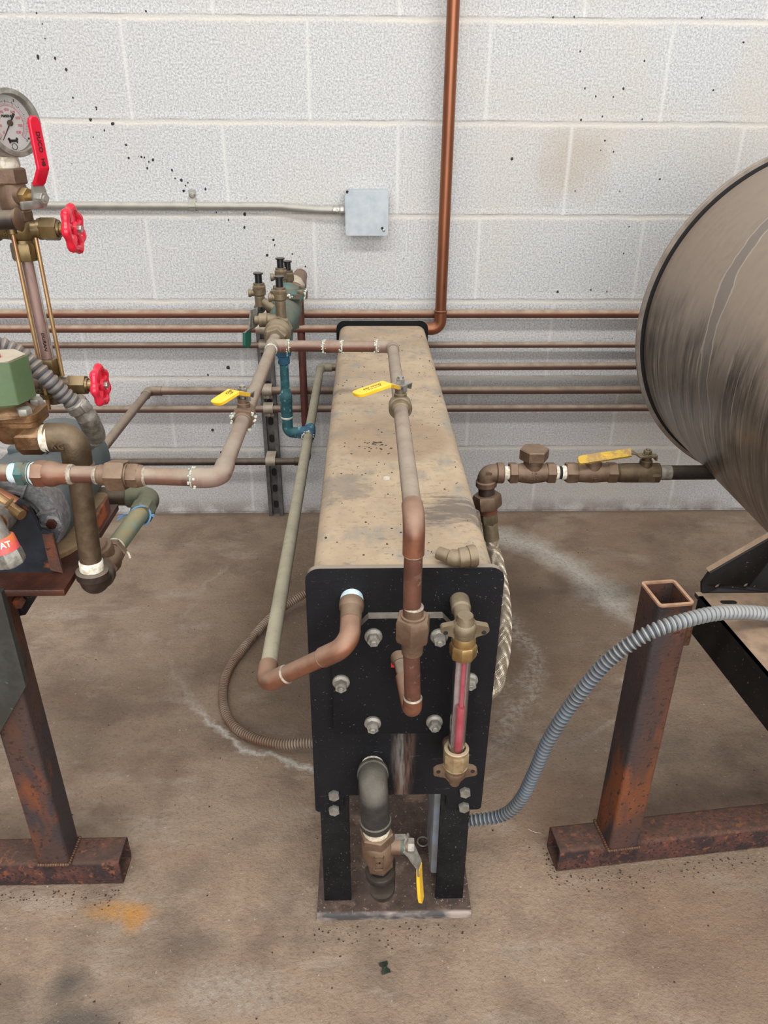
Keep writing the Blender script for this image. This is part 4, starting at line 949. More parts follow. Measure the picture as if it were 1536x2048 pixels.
# small box strapped under the tank, behind the right leg
t = thing('terminal_box', 'pale grey-blue terminal box tucked behind the right front leg of the tank', 'electrical box')
b = B(); b.box((.036, -1.19, .133), (.05, .075, .2), bev=.004); obj('box_body', b, 'box_blue', t)
b = B(); b.box((.036, -1.19, .236), (.054, .079, .008), bev=.002); obj('lid', b, 'box_blue', t)
b = B(); b.lathe((.036, -1.19, .009), (0,0,1), [(0,.02),(.026,.02)], 16); obj('foot', b, 'dark_pipe', t)
b = B(); c = V((.006, -1.155, .0135)); T_ = [c+V((math.cos(2*PI*k/24), math.sin(2*PI*k/24), .12))*.0085 for k in range(24)]
b.loft([[q+((q-c).normalized()*math.cos(2*PI*j/8)+V((0,0,1))*math.sin(2*PI*j/8))*.0014 for j in range(8)] for q in T_], closed=True)
tag(obj('metal_ring', b, 'steel_dull'), 'small steel ring lying on the base plate under the tank', 'ring')

# ------------------------------------------------------------------ right: stainless drum and its stand
DC = V((.785, 0, .67)); DR = .320
t = thing('storage_drum', 'big dusty stainless steel drum lying on its side on the right', 'drum')
b = B(); b.lathe((DC.x, -1.25, DC.z), (0,1,0), [(0,DR-.004),(.01,DR),(.735,DR),(.740,DR-.004),(.752,DR-.004)], 160); obj('shell', b, 'drum', t, sharp=50)
for y, s in ((-.5, 1), (-1.25, -1)):
    b = B(); b.lathe((DC.x, y, DC.z), (0,s,0), [(-.004,.3242),(-.004,.3308),(-.0033,.3315),(.0035,.3315),(.0035,.31)], 160, cap=False); b.mi = 1; b.lathe((DC.x, y, DC.z), (0,s,0), [(-.004,DR-.02),(-.004,.3242)], 160, cap=False); obj('rim', b, ['drum_rim', 'dark_gap'], t)  # inner ring coloured black as the shadow gap beside the shell
    b = B(); b.lathe((DC.x, y, DC.z), (0,s,0), [(.002,.318),(.03,.30),(.06,.24),(.08,.15),(.088,.05),(.089,0)], 96, cap=False); obj('head', b, 'drum_rim', t)

def cut(o, cutters):
    for c in cutters:
        m = o.modifiers.new('cut', 'BOOLEAN'); m.object = c; m.solver = 'EXACT'
    bpy.context.view_layer.update()
    me = bpy.data.meshes.new_from_object(o.evaluated_get(bpy.context.evaluated_depsgraph_get()))
    o.modifiers.clear(); o.data = me
    for c in cutters: bpy.data.objects.remove(c)

def sqtube(o, ax, u, v, a, c, L, th=.004, rad=.006):
    """square hollow tube from o along ax"""
    b = B(); o, ax, u, v = V(o), V(ax), V(u), V(v)
    def rg(ia, h): return [o+ax*h+u*x+v*y for x, y in rnd2([(-a/2+ia,-c/2+ia),(a/2-ia,-c/2+ia),(a/2-ia,c/2-ia),(-a/2+ia,c/2-ia)], max(.002, rad-ia), 4)]
    b.loft([rg(0,0), rg(0,L), rg(th,L), rg(th,0)], closed=True); return b

al = math.radians(6.2); UR = V((math.cos(al), math.sin(al), 0)); VR = V((-math.sin(al), math.cos(al), 0))
t = thing('steel_stand', 'rusty square-tube stand under the drum with an open-topped post', 'stand')
A0 = V((.2085, -1.204, 0))
obj('foot_beam', sqtube(A0+VR*.024+V((0,0,.024)), UR, VR, V((0,0,1)), .048, .048, .75), 'rust_beam', t)
pb = V((0.2820, -1.2030, 0.0480)); PC = pb+UR*.0235+VR*.027; PC.z = 0
ptop = (0.2850, -1.2000, 0.4910)[2]
obj('post', sqtube(PC+V((0,0,.048)), V((0,0,1)), UR, VR, .047, .056, ptop-.050), 'rust_post', t)
obj('post_rim', sqtube(PC+V((0,0,ptop-.0022)), V((0,0,1)), UR, VR, .0474, .0564, .003), 'rim_post', t, label='bare tan rim of the open post top')
b = B()
for k in range(14): b.ball(PC-UR*.024+VR*(-.026+k*.004)+V((0,0,.049)), .0035, 8, (1,1.2,.8))
for k in range(14): b.ball(PC-VR*.0285+UR*(-.023+k*.0036)+V((0,0,.049)), .003, 8, (1.2,1,.8))
obj('weld', b, 'weld', t)
rd = V((.015, -.171, 0)).normalized(); rn = V((-rd.y, rd.x, 0)); RA = V((0.3680, -1.1340, 0.4550))
b = B(); b.box(RA+rn*.003-rd*.0+rd*.24+V((0,0,-.0295)), (.006,.49,.059), rot=Matrix.Rotation(math.atan2(rd.y,rd.x)+PI/2,3,'Z')); obj('rail_web', b, 'rail_black', t)
b = B(); b.box(RA+rn*.069+rd*.235+V((0,0,-.003)), (.138,.50,.006), rot=Matrix.Rotation(math.atan2(rd.y,rd.x)+PI/2,3,'Z')); rt = obj('rail_top', b, 'rail_top', t)
b = B(); q = V((0.4020, -1.1440, 0.4550)); b.prism([q+V((x,y,0)) for x, y in rnd2([(-.011,-.004),(.011,-.004),(.011,.004),(-.011,.004)], .0038, 4)], (0,0,.0004)); obj('bolt_slot', b, 'dark_gap', rt)
b = B(); b.box((PC+UR*.033+V((0,0,.432))), (.022,.012,.05), rot=Matrix.Rotation(al,3,'Z'), bev=.002)
for k in range(9): b.ball(PC+UR*.0245+VR*-.006+V((0,0,.403+k*.0055)), .0042, 8)
obj('weld_tab', b, 'weld', t)
t = thing('drum_cradle', 'black steel cradle plate with two holes standing on the rail under the drum', 'bracket')
yy = RA.y+.012
g = [(0.3760, -1.1220, 0.4540), (0.3720, -1.1220, 0.4700), (0.3790, -1.1220, 0.4870), (0.4460, -1.1220, 0.5380)]
pts = [V(p) for p in g]; sl = (pts[3]-pts[2]).normalized(); pts.append(pts[2]+sl*.13); pts.append(V((pts[4].x+.01, yy, pts[0].z))); pts[0].z -= .002; pts[-1].z = pts[0].z
b = B(); b.prism([V((p.x, yy, p.z)) for p in pts], (0,.006,0)); o = obj('web', b, 'rail_black', t)
cs = []
for p in ((0.3950, -1.1220, 0.4650), (0.4340, -1.1220, 0.4660)):
    c_ = B(); c_.lathe((p[0], yy-.02, p[2]), (0,1,0), [(0,.0042),(.05,.0042)], 20); cs.append(obj('cutter', c_, 'speck'))
cut(o, cs)
b = B(); dn = V((-sl.z,0,sl.x)); b.prism([V((p.x,yy-.001,p.z)) for p in (pts[2]-dn*.0, pts[4], pts[4]+dn*.0035, pts[2]+dn*.0035)], (0,.010,0)); obj('cradle_edge', b, 'rail_top', t)

# flexible grey conduit sweeping from the drum to the box under the tank
path = spline([(0.5300, -1.1900, 0.4460), (0.4240, -1.2000, 0.4750), (0.3500, -1.2220, 0.4930), (0.2950, -1.2380, 0.4920), (0.2530, -1.2440, 0.4780), (0.2140, -1.2420, 0.4370), (0.1830, -1.2360, 0.3710), (0.1600, -1.2280, 0.2980), (0.1490, -1.2180, 0.2270),
               (0.1370, -1.2070, 0.1610), (0.1170, -1.1980, 0.1210), (0.0780, -1.1900, 0.1020), (.060,-1.188,.098)], .004)
b = corrug(path, .0094, .0066, .3)
tag(obj('flexible_conduit', b, ['flex_grey', 'flex_blue']), 'grey ribbed flexible conduit with blue flanks curving across the rusty post', 'conduit')

# rusty flexible hose looping on the floor on the left of the tank
path = spline([(-.06,-.42,.1), (-0.1770, -0.4820, 0.0600), (-0.2340, -0.5010, 0.0400), (-0.2940, -0.5510, 0.0220), (-0.3430, -0.6470, 0.0120), (-0.3680, -0.7320, 0.0100), (-0.3630, -0.8150, 0.0100), (-0.3380, -0.8780, 0.0100), (-0.2920, -0.9210, 0.0120), (-0.2380, -0.9460, 0.0200), (-0.1850, -0.9550, 0.0300), (-.10,-.96,.036)], .004)
tag(obj('flexible_hose', corrug(path, .0095, .0052, .2), ['coil_rust', 'coil_dark']), 'rust-stained ribbed hose looping on the floor beside the tank', 'hose')

# ------------------------------------------------------------------ bronze valve chain on the right and the braided hose
YC = -.708
zc = (0.2270, -0.7080, 0.4470)[2]
xe=(0.1410, -0.7080, 0.4470)[0]; x10=(0.1720, -0.7080, 0.4470)[0]; x18=(0.1830, -0.7080, 0.4470)[0]; x33=(0.1980, -0.7080, 0.4470)[0]; x92=(0.2520, -0.7080, 0.4460)[0]; x110=(0.2680, -0.7080, 0.4460)[0]; x131=(0.2880, -0.7080, 0.4460)[0]
x155=(0.3090, -0.7080, 0.4460)[0]; x213=(0.3640, -0.7080, 0.4460)[0]; x232=(0.3820, -0.7080, 0.4460)[0]; x316=(0.4610, -0.7080, 0.4410)[0]; x340=(0.4850, -0.7080, 0.4410)[0]; xm=(0.2260, -0.7080, 0.4470)[0]; xs=(0.4340, -0.7080, 0.4450)[0]
X_ = V((1,0,0))
O = lambda x, dz=0: V((x, YC, zc+dz))
t = thing('check_valve', 'bronze check valve with a hexagonal top cap on the pipe in front of the wall', 'valve')
b = B(); b.hexn(O(x18), X_, 0, x33-x18, .0205, .1, phase=.25); b.hexn(O(x92), X_, 0, x110-x92, .0205, .1, phase=.25)
L = x92-x33; b.lathe(O(x33), X_, [(0,.0165),(L*.2,.0185),(L*.5,.0205),(L*.8,.0185),(L,.0165)], 26)
b.lathe(O(xm,.008), (0,0,1), [(0,.018),(.012,.0175),(.018,.0175),(.02,.0165),(.03,.0165)], 24); bo = obj('body', b, 'brass_brown', t)
b = B(); b.hexn(O(xm,.027), (0,0,1), 0, .0215, .0268, .1, phase=.52); obj('cap', b, 'brass_brown', t)
text('1/2', .009, O(xm,.004)+V((0,-.0207,.002)), (1,0,0), (0,.25,1), 'brass_brown', bo, .0008)
text('125 S', .007, O(xm,-.006)+V((0,-.0205,.0)), (1,0,0), (0,-.25,1), 'brass_brown', bo, .0008)
t = thing('pipe_elbow', 'brown bronze elbow above the braided hose, turning the pipe downwards', 'pipe fitting')
p = fillet([O(x10), O(xe), V((0.1430, -0.7080, 0.4210))], .026, 10); b = B(); b.tube(p, .0165, 22)
b.lathe(O(x10), -X_, [(-.001,.018),(.001,.0195),(.011,.0195),(.013,.0165)], 24); e = p[-1]; dv = (p[-1]-p[-2]).normalized(); b.lathe(e, -dv, [(-.001,.018),(.001,.0195),(.010,.0195),(.012,.0165)], 24); el = obj('body', b, 'brass_brown', t)
b = B(); b.lathe(O(x10-.002), X_, [(0,.0125),(.004,.0132),(.008,.0125),(x18-x10+.003,.0128)], 20); obj('thread_tape', b, 'tape', t)
text('150', .008, O(xe)+V((.002,-.0165,.006)), (1,0,-.25), (.2,0,1), 'brass_brown', el, .0008)
t = thing('strainer', 'bronze fitting with hexagonal ends under the worn yellow lever', 'pipe fitting')
b = B(); b.hexn(O(x131), X_, 0, x155-x131, .0205, .1, phase=.25); b.hexn(O(x213), X_, 0, x232-x213, .0205, .1, phase=.25); L = x213-x155
b.lathe(O(x155), X_, [(0,.0175),(L*.5,.0192),(L,.0175)], 24); b.lathe(O((x155+x213)/2,.008), (0,0,1), [(0,.017),(.014,.0155),(.018,.012)], 20); bo = obj('body', b, 'brass_brown', t)
text('1/2', .0085, O((x155+x213)/2,-.006)+V((0,-.0195,0)), (1,0,0), (0,-.25,1), 'brass_brown', bo, .0008)
b = B(); L = x131-x110; b.lathe(O(x110-.002), X_, [(0,.0128),(L*.3,.0135),(L*.45,.0125)], 20); b.lathe(O(x110), X_, [(L*.62,.0125),(L*.75,.0135),(L+.003,.0128)], 20); b.mi = 1; b.lathe(O(x110), X_, [(L*.38,.0120),(L*.66,.0120)], 20); obj('taped_nipple', b, ['tape', 'dark_gap'], t)
t = thing('ball_valve', 'ball valve with a worn yellow lever laid flat, nearest the drum', 'valve')
b = B(); L = x316-x232; b.lathe(O(x232,-.001), X_, [(0,.0145),(.004,.0175),(.018,.0182),(L-.03,.0182),(L-.004,.0182),(L,.0165)], 26)
b.hexn(O(x316-.018,-.001), X_, 0, .018, .0195, .1, seg=8); b.lathe(O(xs,.008), (0,0,1), [(0,.0125),(.0155,.0115),(.017,.009),(.024,.009)], 18); bo = obj('body', b, 'brass_dark', t)
b = B(); b.box(O(xs-.002,-.007)+V((.002,-.0178,0)), (.03,.0016,.010)); obj('raised_plate', b, 'brass_dark', bo)
hz = zc+.0335
hp = [V((xs+.018,YC,hz)), V((xs,YC,hz)), V((xs-.016,YC-.001,hz)), V((xs-.026,YC-.003,hz+.007)), V((xs-.034,YC-.006,hz+.0085))]
b = B(); b.strap(hp, (0,1,0), [.012,.02,.019,.016,.0145], .0024); b.box(V((xs+.016,YC,hz-.004)), (.003,.014,.008)); lv = obj('lever', b, 'brass_dull', t)
xt = (0.3020, -0.7200, 0.4750)[0]
b = B(); q0 = V((xs-.033,YC-.006,hz+.0085)); q1 = V((xt,YC-.020,hz-.001)); b.strap([q0, q0.lerp(q1,.5), q0.lerp(q1,.94), q0.lerp(q1,.985), q1], (0,1,.62), [.0165,.0175,.0175,.014,.007], .005); ls = obj('lever_sleeve', b, 'yellow_worn', lv, label='worn yellow lever sleeve')
text('WOG', .006, q0.lerp(q1,.45)+V((0,-.0016,.0024)), (1,0,0), (0,1,.62), 'yellow', ls, .0002)
b = B(); b.lathe(V((xs,YC,hz+.001)), (0,0,1), [(0,.009),(.0018,.009)], 18); b.hexn(V((xs,YC,hz+.0025)), (0,0,1), 0, .008, .0075, .15); b.lathe(V((xs,YC,hz+.009)), (0,0,1), [(0,.0042),(.004,.0038)], 12); obj('lever_nut', b, 'brass_dull', lv)
t = thing('inlet_pipe', 'short black pipe running from the bronze valves into the drum', 'pipe')
xd = DC.x-math.sqrt(DR**2-(DC.z-zc)**2)
b = B(); b.tube([O(x316-.004,-.001), O(xd+.01,-.001)], .0135, 22); obj('pipe', b, 'black_pipe', t)
b = B(); b.lathe(O(x316-.002,-.001), X_, [(0,.0138),(.02,.0142),(x340-x316,.0138)], 20); obj('silver_smear', b, 'steel_dull', t)
# union and braided hose
t = thing('braided_hose', 'braided stainless hose hanging from a bronze union down the right side of the tank', 'hose')
h0 = V((0.1430, -0.7080, 0.4170)); h1 = V((0.1450, -0.7090, 0.4020)); h2 = V((0.1470, -0.7100, 0.3880)); h3 = V((0.1510, -0.7110, 0.3660)); h4 = V((0.1540, -0.7120, 0.3450)); h5 = V((0.1600, -0.7140, 0.3110))
b = B(); b.tube([h0, h1], .0150, 18); obj('nipple', b, 'dark_pipe', t)
d1 = (h2-h1).normalized(); b = B(); b.hexn(h1-d1*.002, d1, 0, (h2-h1).length+.012, .0268, .16, phase=.4); un = obj('union', b, 'brass_brown', t)
b = B(); d3 = (h3-h2).normalized(); b.lathe(h2+d3*.004, d3, [(0,.021),(.008,.0195),(.010,.017),((h3-h2).length-.004,.0165)], 22); obj('union_tail', b, 'copper_bright', un)
d4 = (h4-h3).normalized(); b = B(); b.hexn(h3, d4, 0, (h4-h3).length, .0165, .15, phase=.2); b.lathe(h4, (h5-h4), [(-.001,.0138),(.002,.0145),((h5-h4).length-.002,.0145),((h5-h4).length,.0150)], 22); obj('ferrule', b, 'brass_dull', t)
hpth = spline([h5-V((0,0,-.004)), h5+(h5-h4).normalized()*.02, (0.1700, -0.7350, 0.2770), (0.1720, -0.8000, 0.2510), (0.1680, -0.8600, 0.2320), (0.1600, -0.9100, 0.2090), (0.1480, -0.9500, 0.1870), (0.1310, -0.9700, 0.1550), (.045,-.985,.10), (.0,-.985,.06)], .008)
obj('hose_core', B().tube(hpth, .0108, 16), 'hose_core', t)
T_, FR_ = frames_along(hpth); b = B(); acc = 0; S = [0]
for q0, q1 in zip(hpth, hpth[1:]): acc += (q1-q0).length; S.append(acc)
pp = resample(hpth, .003); T_, FR_ = frames_along(pp)
for s_ in (1, -1):
    for k in range(24):
        pts = []
        for i, (q, (u, v)) in enumerate(zip(pp, FR_)):
            a = 2*PI*k/24+s_*i*.003*2*PI/.07; ro = .0110+.0001*s_
            pts.append(q+(u*math.cos(a)+v*math.sin(a))*ro)
        b.tube(pts, .00068, 4)
obj('braid', b, 'hose_braid', t)

# ------------------------------------------------------------------ left machine: stand
t = thing('steel_stand', 'rusty stand under the left machine with a brown platform and a square post', 'stand')
PZ = .53; PXR = (-0.4370, -1.2150, 0.5300)[0]; PYF = (-0.4370, -1.2150, 0.5300)[1]; PYB = (-0.4450, -0.9910, 0.5300)[1]
b = B(); b.box(((PXR-.95)/2, (PYF+PYB)/2, PZ-.0045), (PXR+.95, PYB-PYF, .009), bev=.0012); obj('platform', b, 'rust_plate', t)
obj('foot_beam', sqtube((-.449,-1.187,.0245), (-1,0,0), (0,1,0), (0,0,1), .048, .049, .7), 'rust_beam', t)
obj('post', sqtube((-.543,-1.1895,.049), (0,0,1), (1,0,0), (0,1,0), .046, .046, PZ-.058), 'rust_post', t)
b = B()
for k in range(13): b.ball((-.564+k*.0036,-1.2135,.050), .0032, 8)
for k in range(12): b.ball((-.5195,-1.211+k*.004,.050), .0032, 8)
obj('weld', b, 'weld', t)
b = B(); g = [(-.62, .517), (-.475, .517), (-.516, .46), (-.62, .44)]; b.prism([V((x,-1.165,z)) for x, z in g], (0,.006,0)); obj('brace', b, 'rail_black', t)
b = B(); q = V((-0.5150, -1.1700, 0.4860)); b.hexn(q, (0,-1,0), 0, .01, .0075); obj('bolt', b, 'rust', t)
t = thing('sheet_panel', 'dark grey sheet metal panel leaning in front of the left rusty post', 'panel')
g = [(-0.5070, -1.2220, 0.5310), (-0.5080, -1.2220, 0.3910), (-0.5560, -1.2220, 0.3170), (-0.6180, -1.2220, 0.2230), (-0.6570, -1.2220, 0.2240), (-0.5770, -1.2220, 0.5320)]
b = B(); b.prism([V(p) for p in g], (0,.0098,0)); obj('sheet', b, 'panel_grey', t)

# motor
t = thing('electric_motor', 'blue-grey electric motor with a cast end bell on the brown platform', 'motor')
MC = V(((-0.5130, -1.1250, 0.5850)[0], -1.125, (-0.5130, -1.1250, 0.5850)[2])); MR = .0585
b = B(); b.lathe(MC+V((0,.012,0)), (0,1,0), [(0,MR*1.0),(.004,MR*1.04),(.165,MR*1.04),(.175,MR*.98)], 48); b.box(MC+V((.0,.10,MR*1.02)), (.05,.09,.012), bev=.003); obj('barrel', b, 'motor_paint', t)
b = B(); b.lathe(MC+V((0,-.016,0)), (0,1,0), [(.012,.033),(.002,.034),(.0,.0355),(.0,.0385),(.002,.039),(.002,.0545),(.0,.055),(.0,MR*.985),(.002,MR),(.03,MR)], 64, cap=False)
for a in (14, -14, 62, 118, 166, 194):
    e = V((math.cos(math.radians(a)), 0, math.sin(math.radians(a)))); b.box(MC+e*.044+V((0,-.0165,0)), (.026,.007,.0028), rot=Matrix.Rotation(-math.radians(a),3,'Y'), bev=.0006)
b.prism([MC+V((x,-.0185,z)) for x, z in rnd2([(.033,-.0125),(.0545,-.013),(.0565,0),(.0545,.013),(.033,.0125)], .002)], (0,.006,0)); eb = obj('end_bell', b, 'motor_cast', t)
b = B(); b.lathe(MC+V((0,-.008,0)), (0,1,0), [(0,.036),(.005,.036)], 36); obj('recess', b, 'dark_gap', eb)
b = B(); b.lathe(MC+V((0,-.014,0)), (0,1,0), [(.002,.0285),(.0,.0292),(.0,.0310),(.006,.0318)], 36, cap=False); b.lathe(MC+V((0,-.03,0)), (0,1,0), [(0,.009),(.03,.010)], 20); obj('hub_ring', b, 'motor_cast', eb)
q = MC+V((.0475,-.0185,-.003)); b = B(); b.hexn(q, (0,-1,0), -.002, .002, .0112, .1, phase=.2); b.mi = 1; b.hexn(q, (0,-1,0), .0015, .007, .0066, .15); obj('hex_bolt', b, ['motor_cast', 'rust_plate'], eb)
b = B(); outline = rnd2([(-.075,-.03),(.040,-.03),(.056,-.008),(.068,.02),(.068,.07),(.052,.09),(.058,.16),(-.075,.16)], .012)
b.prism([V((MC.x+x, MC.y+y, PZ+.0005)) for x, y in outline], (0,0,.006)); bs = obj('base_plate', b, 'tan_plate', t, label='tan bare metal motor base')
b = B(); b.lathe(V((MC.x+.056, MC.y+.05, PZ+.006)), (0,0,1), [(0,.009),(.002,.009)], 18); b.hexn(V((MC.x+.056, MC.y+.05, PZ+.008)), (0,0,1), 0, .007, .0062); obj('base_bolt', b, 'steel', bs)
b = B(); b.prism([V((PXR-.009, y, PZ)) for y in (PYB-.13,)] + [V((PXR-.009, PYB-.02, PZ)), V((PXR-.009, PYB-.02, PZ+.022)), V((PXR-.009, PYB-.10, PZ+.016))], (.004,0,0)); obj('side_lug', b, 'rust', t)

# pump bracket, coupling and capped cock at the frame edge
t = thing('pump', 'rusty pump with a blue-black bracket and an amber shaft, cut by the left edge', 'pump')
py_ = -1.175
b = B(); b.prism([V(((-0.5340, -1.1750, 0.5050)[0]-.06,py_,PZ))] + [V(((-0.4500, -1.1750, 0.5330)[0]-.004,py_,PZ)), V((-0.4550, -1.1750, 0.5820)), V((-0.4680, -1.1750, 0.5870)), V((-0.4750, -1.1750, 0.6190)), V((-0.4850, -1.1750, 0.6290)), V((-0.4970, -1.1750, 0.6190)), V((-0.5310, -1.1750, 0.6190))], (0,.006,0)); obj('bracket', b, 'blue_black', t)
b = B(); b.prism([V(((-0.4490, -1.1770, 0.5340)[0]-.002,py_-.003,PZ)), V((-0.4540, -1.1770, 0.5830)), V((-0.4660, -1.1770, 0.5840)), V((-0.4660, -1.1770, 0.5340))], (0,.004,0)); obj('bracket_foot', b, 'rust_post', t)
q = V((-0.5080, -1.1900, 0.6090)); b = B(); b.lathe(q+V((0,.015,0)), (0,-1,0), [(0,.017),(.014,.017),(.018,.0145)], 28); b.mi = 1; b.lathe(q, (0,-1,0), [(0,.0125),(.012,.0125),(.014,.0105),(.02,.0105)], 24); obj('shaft_seal', b, ['steel_dull', 'orange_glass'], t)
b = B(); b.tube([V((-0.5230, -1.1600, 0.6310)), V((-0.4800, -1.1850, 0.6140))], .0065, 14); b.tube([V((-0.4970, -1.1800, 0.6260)), V((-0.4840, -1.1900, 0.6370)), V((-0.4880, -1.2000, 0.6320))], .0018, 8); obj('grease_pipe', b, 'rod_brass', t)
b = B(); b.tube([V((-0.5320, -1.1500, 0.6360)), V((-0.4900, -1.1650, 0.6170))], .007, 14); obj('copper_tube', b, 'copper_riser', t)
t = thing('capped_fitting', 'grey capped fitting with a red and orange warning label at the left edge', 'pipe fitting')
q0 = V((-0.4920, -1.2320, 0.6390)); q1 = V((-0.4760, -1.2380, 0.5800)); d = (q1-q0).normalized(); L = (q1-q0).length
b = B(); b.lathe(q0, d, [(0,.010),(L*.45,.0115),(L*.46,.0135)], 22); b.hexn(q0+d*L*.72, d, 0, L*.28, .0158, .2, phase=.2); b.lathe(q0+d*L, d, [(-.001,.010),(.002,.0095)], 18); obj('body', b, 'steel_dull', t)
b = B(); b.lathe(q0+d*L*.45, d, [(0,.0140),(.001,.0146),(L*.27,.0150)], 24); lb = obj('label', b, 'red_tag', t)
mid = q0+d*L*.58; up = V((-d.z,0,d.x)); nrm = V((.12,-1,.25)).normalized(); xx = d.cross(nrm).normalized(); xx = xx if xx.x > 0 else -xx
text('WAT', .0095, mid+nrm*.0152+xx*.003, xx, nrm.cross(xx), 'white', lb, .0003)

# solenoid valve
t = thing('solenoid_valve', 'bronze solenoid valve with an olive green hexagonal coil housing', 'valve')
SY = -1.185; sc_ = V((-0.4610, -1.1850, 0.7760)); gx = sc_.x-.006; gz0 = (-0.4460, -1.2000, 0.7560)[2]; gz1 = (-0.4370, -1.2000, 0.8010)[2]
hx = [(.031*math.cos(a+.28), .031*math.sin(a+.28)) for a in [k*PI/3 for k in range(6)]]
b = B(); b.prism([V((gx+x, SY+y, gz0)) for x, y in rnd2(hx, .003, 3)], (0,0,gz1-gz0)); b.lathe((gx,SY,gz0-.0), (0,0,1), [(-.008,.018),(.001,.02)], 20); hs = obj('coil_housing', b, 'green_paint', t, label='olive green coil housing')
b = B(); b.prism([V((gx+x*.93, SY+y*.93, gz1)) for x, y in rnd2(hx, .003, 3)], (0,0,.0012)); obj('top_plate', b, 'clamp', hs)
b = B(); b.lathe((gx-.0,SY-.006,gz1+.001), (0,0,1), [(0,.007),(.004,.007),(.005,.0055)], 16); obj('red_cap', b, 'red_wheel', hs)
fz = (-0.4460, -1.2100, 0.7360)[2]
b = B(); b.lathe((gx,SY,fz+.006), (0,0,1), [(0,.030),(.004,.024),(.012,.016),(gz0-fz-.006,.014)], 26)
b.prism([V((gx+x, SY+y, fz)) for x, y in rnd2([(-.036,-.024),(.036,-.024),(.036,.024),(-.036,.024)], .012, 5)], (0,0,.0075)); obj('bonnet', b, 'bronze_solenoid', t)
for x, y in ((.024,-.016),(.024,.016),(-.024,-.016)):
    b = B(); b.hexn((gx+x,SY+y,fz+.0075), (0,0,1), 0, .007, .0078, .2, phase=.4); obj('bonnet_bolt', b, 'steel_dull', t)
bz = (-0.4470, -1.1950, 0.7120)[2]; xo = (-0.4340, -1.1950, 0.7130)[0]
b = B(); b.prism([V((gx+x, SY+y, fz-.0055)) for x, y in rnd2([(-.036,-.024),(.036,-.024),(.036,.024),(-.036,.024)], .012, 5)], (0,0,.005)); b.lathe((gx,SY,fz-.004), (0,0,-1), [(0,.026),(.012,.023),(.024,.014)], 24)
b.hexn((gx+.008,-1.19,bz), X_, 0, xo-gx-.008, .0185, .1, seg=8, phase=.39); bo = obj('body', b, 'bronze_solenoid', t)
b = B(); b.lathe((xo-.001,-1.19,bz), X_, [(0,.0150),(.003,.0156),(.006,.0148),(.008,.0154),(.010,.0142)], 22); obj('thread_tape', b, 'tape', bo)

# brown loop: elbow, drop pipe, elbow, swing check, patina pipe and return into the pump
t = thing('brass_pipe_loop', 'brown brass pipe dropping from the solenoid valve past the platform to a lower elbow', 'pipe')
LY = -1.1885; r = .0128
c1 = V(((-0.4010, -1.1880, 0.7080)[0], LY, bz)); c2 = V((-0.4120, -1.1880, 0.5210)); dd = (c2-c1).normalized()
p = fillet([V((xo+.004,LY,bz)), c1, c1+dd*.042], .028, 12); b = B(); b.tube(p, r*1.26, 24); e = p[-1]; b.lathe(e, -dd, [(-.002,r*1.2),(0,r*1.42),(.009,r*1.42),(.011,r*1.26)], 24); el = obj('elbow', b, 'brass_dark', t)
text('KG', .010, c1+V((-.013,-r*1.28,-.004)), (1,0,-.15), (.15,0,1), 'brass_dark', el, .0008)
obj('pipe', B().tube([e-dd*.004, c2-dd*.018], r, 22), 'brown_brass_pipe', t)
b = B(); b.lathe(c2-dd*.034, dd, [(0,r*1.02),(.002,r*1.1),(.008,r*1.08),(.012,r*1.1),(.016,r*1.02)], 22); obj('thread_tape', b, 'tape', t)
p = fillet([c2-dd*.02, c2, c2+V((0,.028,0))], .018, 10); b = B(); b.tube(p, r*1.28, 24); b.lathe(c2-dd*.02, dd, [(-.001,r*1.25),(.001,r*1.48),(.010,r*1.48),(.012,r*1.28)], 24); b.lathe(c2+V((0,.028,0)), (0,-1,0), [(-.001,r*1.25),(.001,r*1.48),(.009,r*1.48),(.011,r*1.28)], 24); obj('lower_elbow', b, 'dark_pipe', t)
b = B(); b.lathe(c2+V((0,.027,0)), (0,1,0), [(0,r*1.02),(.008,r*1.1),(.014,r*1.05)], 20); obj('thread_tape', b, 'tape', t)
t = thing('check_valve', 'brown swing check valve with a round screwed cap beside the left platform', 'valve')
ky0 = c2.y+.026; kc = V((c2.x, ky0+.028, c2.z)); Y1 = V((0,1,0))
b = B(); b.hexn(kc-Y1*.028, Y1, 0, .011, .0185, .12); b.lathe(kc-Y1*.018, Y1, [(0,.015),(.018,.0185),(.036,.015)], 24); b.hexn(kc+Y1*.017, Y1, 0, .011, .0185, .12)
cd = V((-.25,-.25,1)).normalized(); b.lathe(kc, cd, [(.004,.0155),(.017,.0155)], 22); obj('body', b, 'brass_brown', t)
b = B(); b.lathe(kc, cd, [(.016,.0172),(.022,.0176),(.0245,.0172),(.0255,.013),(.029,.0126)], 24); obj('cap', b, 'brass_brown', t)
t = thing('return_pipe', 'green-patinated brass pipe with a blue thread, bending into a black pipe behind the motor', 'pipe')
k1 = kc+Y1*.028; k2 = V(((-0.4020, -0.9470, 0.5210)[0], (-0.4020, -0.9470, 0.5210)[1], kc.z))
b = B(); b.lathe(k1-Y1*.001, Y1, [(0,r*1.05),(.004,r*1.12),(.009,r*1.02)], 20); b.tube([k1+V((.012,.003,-.002)), k1+V((.019,.0,-.006)), k1+V((.021,-.004,-.011))], .0014, 6); obj('thread_tape', b, 'tape', t)
obj('pipe', B().tube([k1+Y1*.004, k2-Y1*.03], r, 22), 'patina_pipe', t)
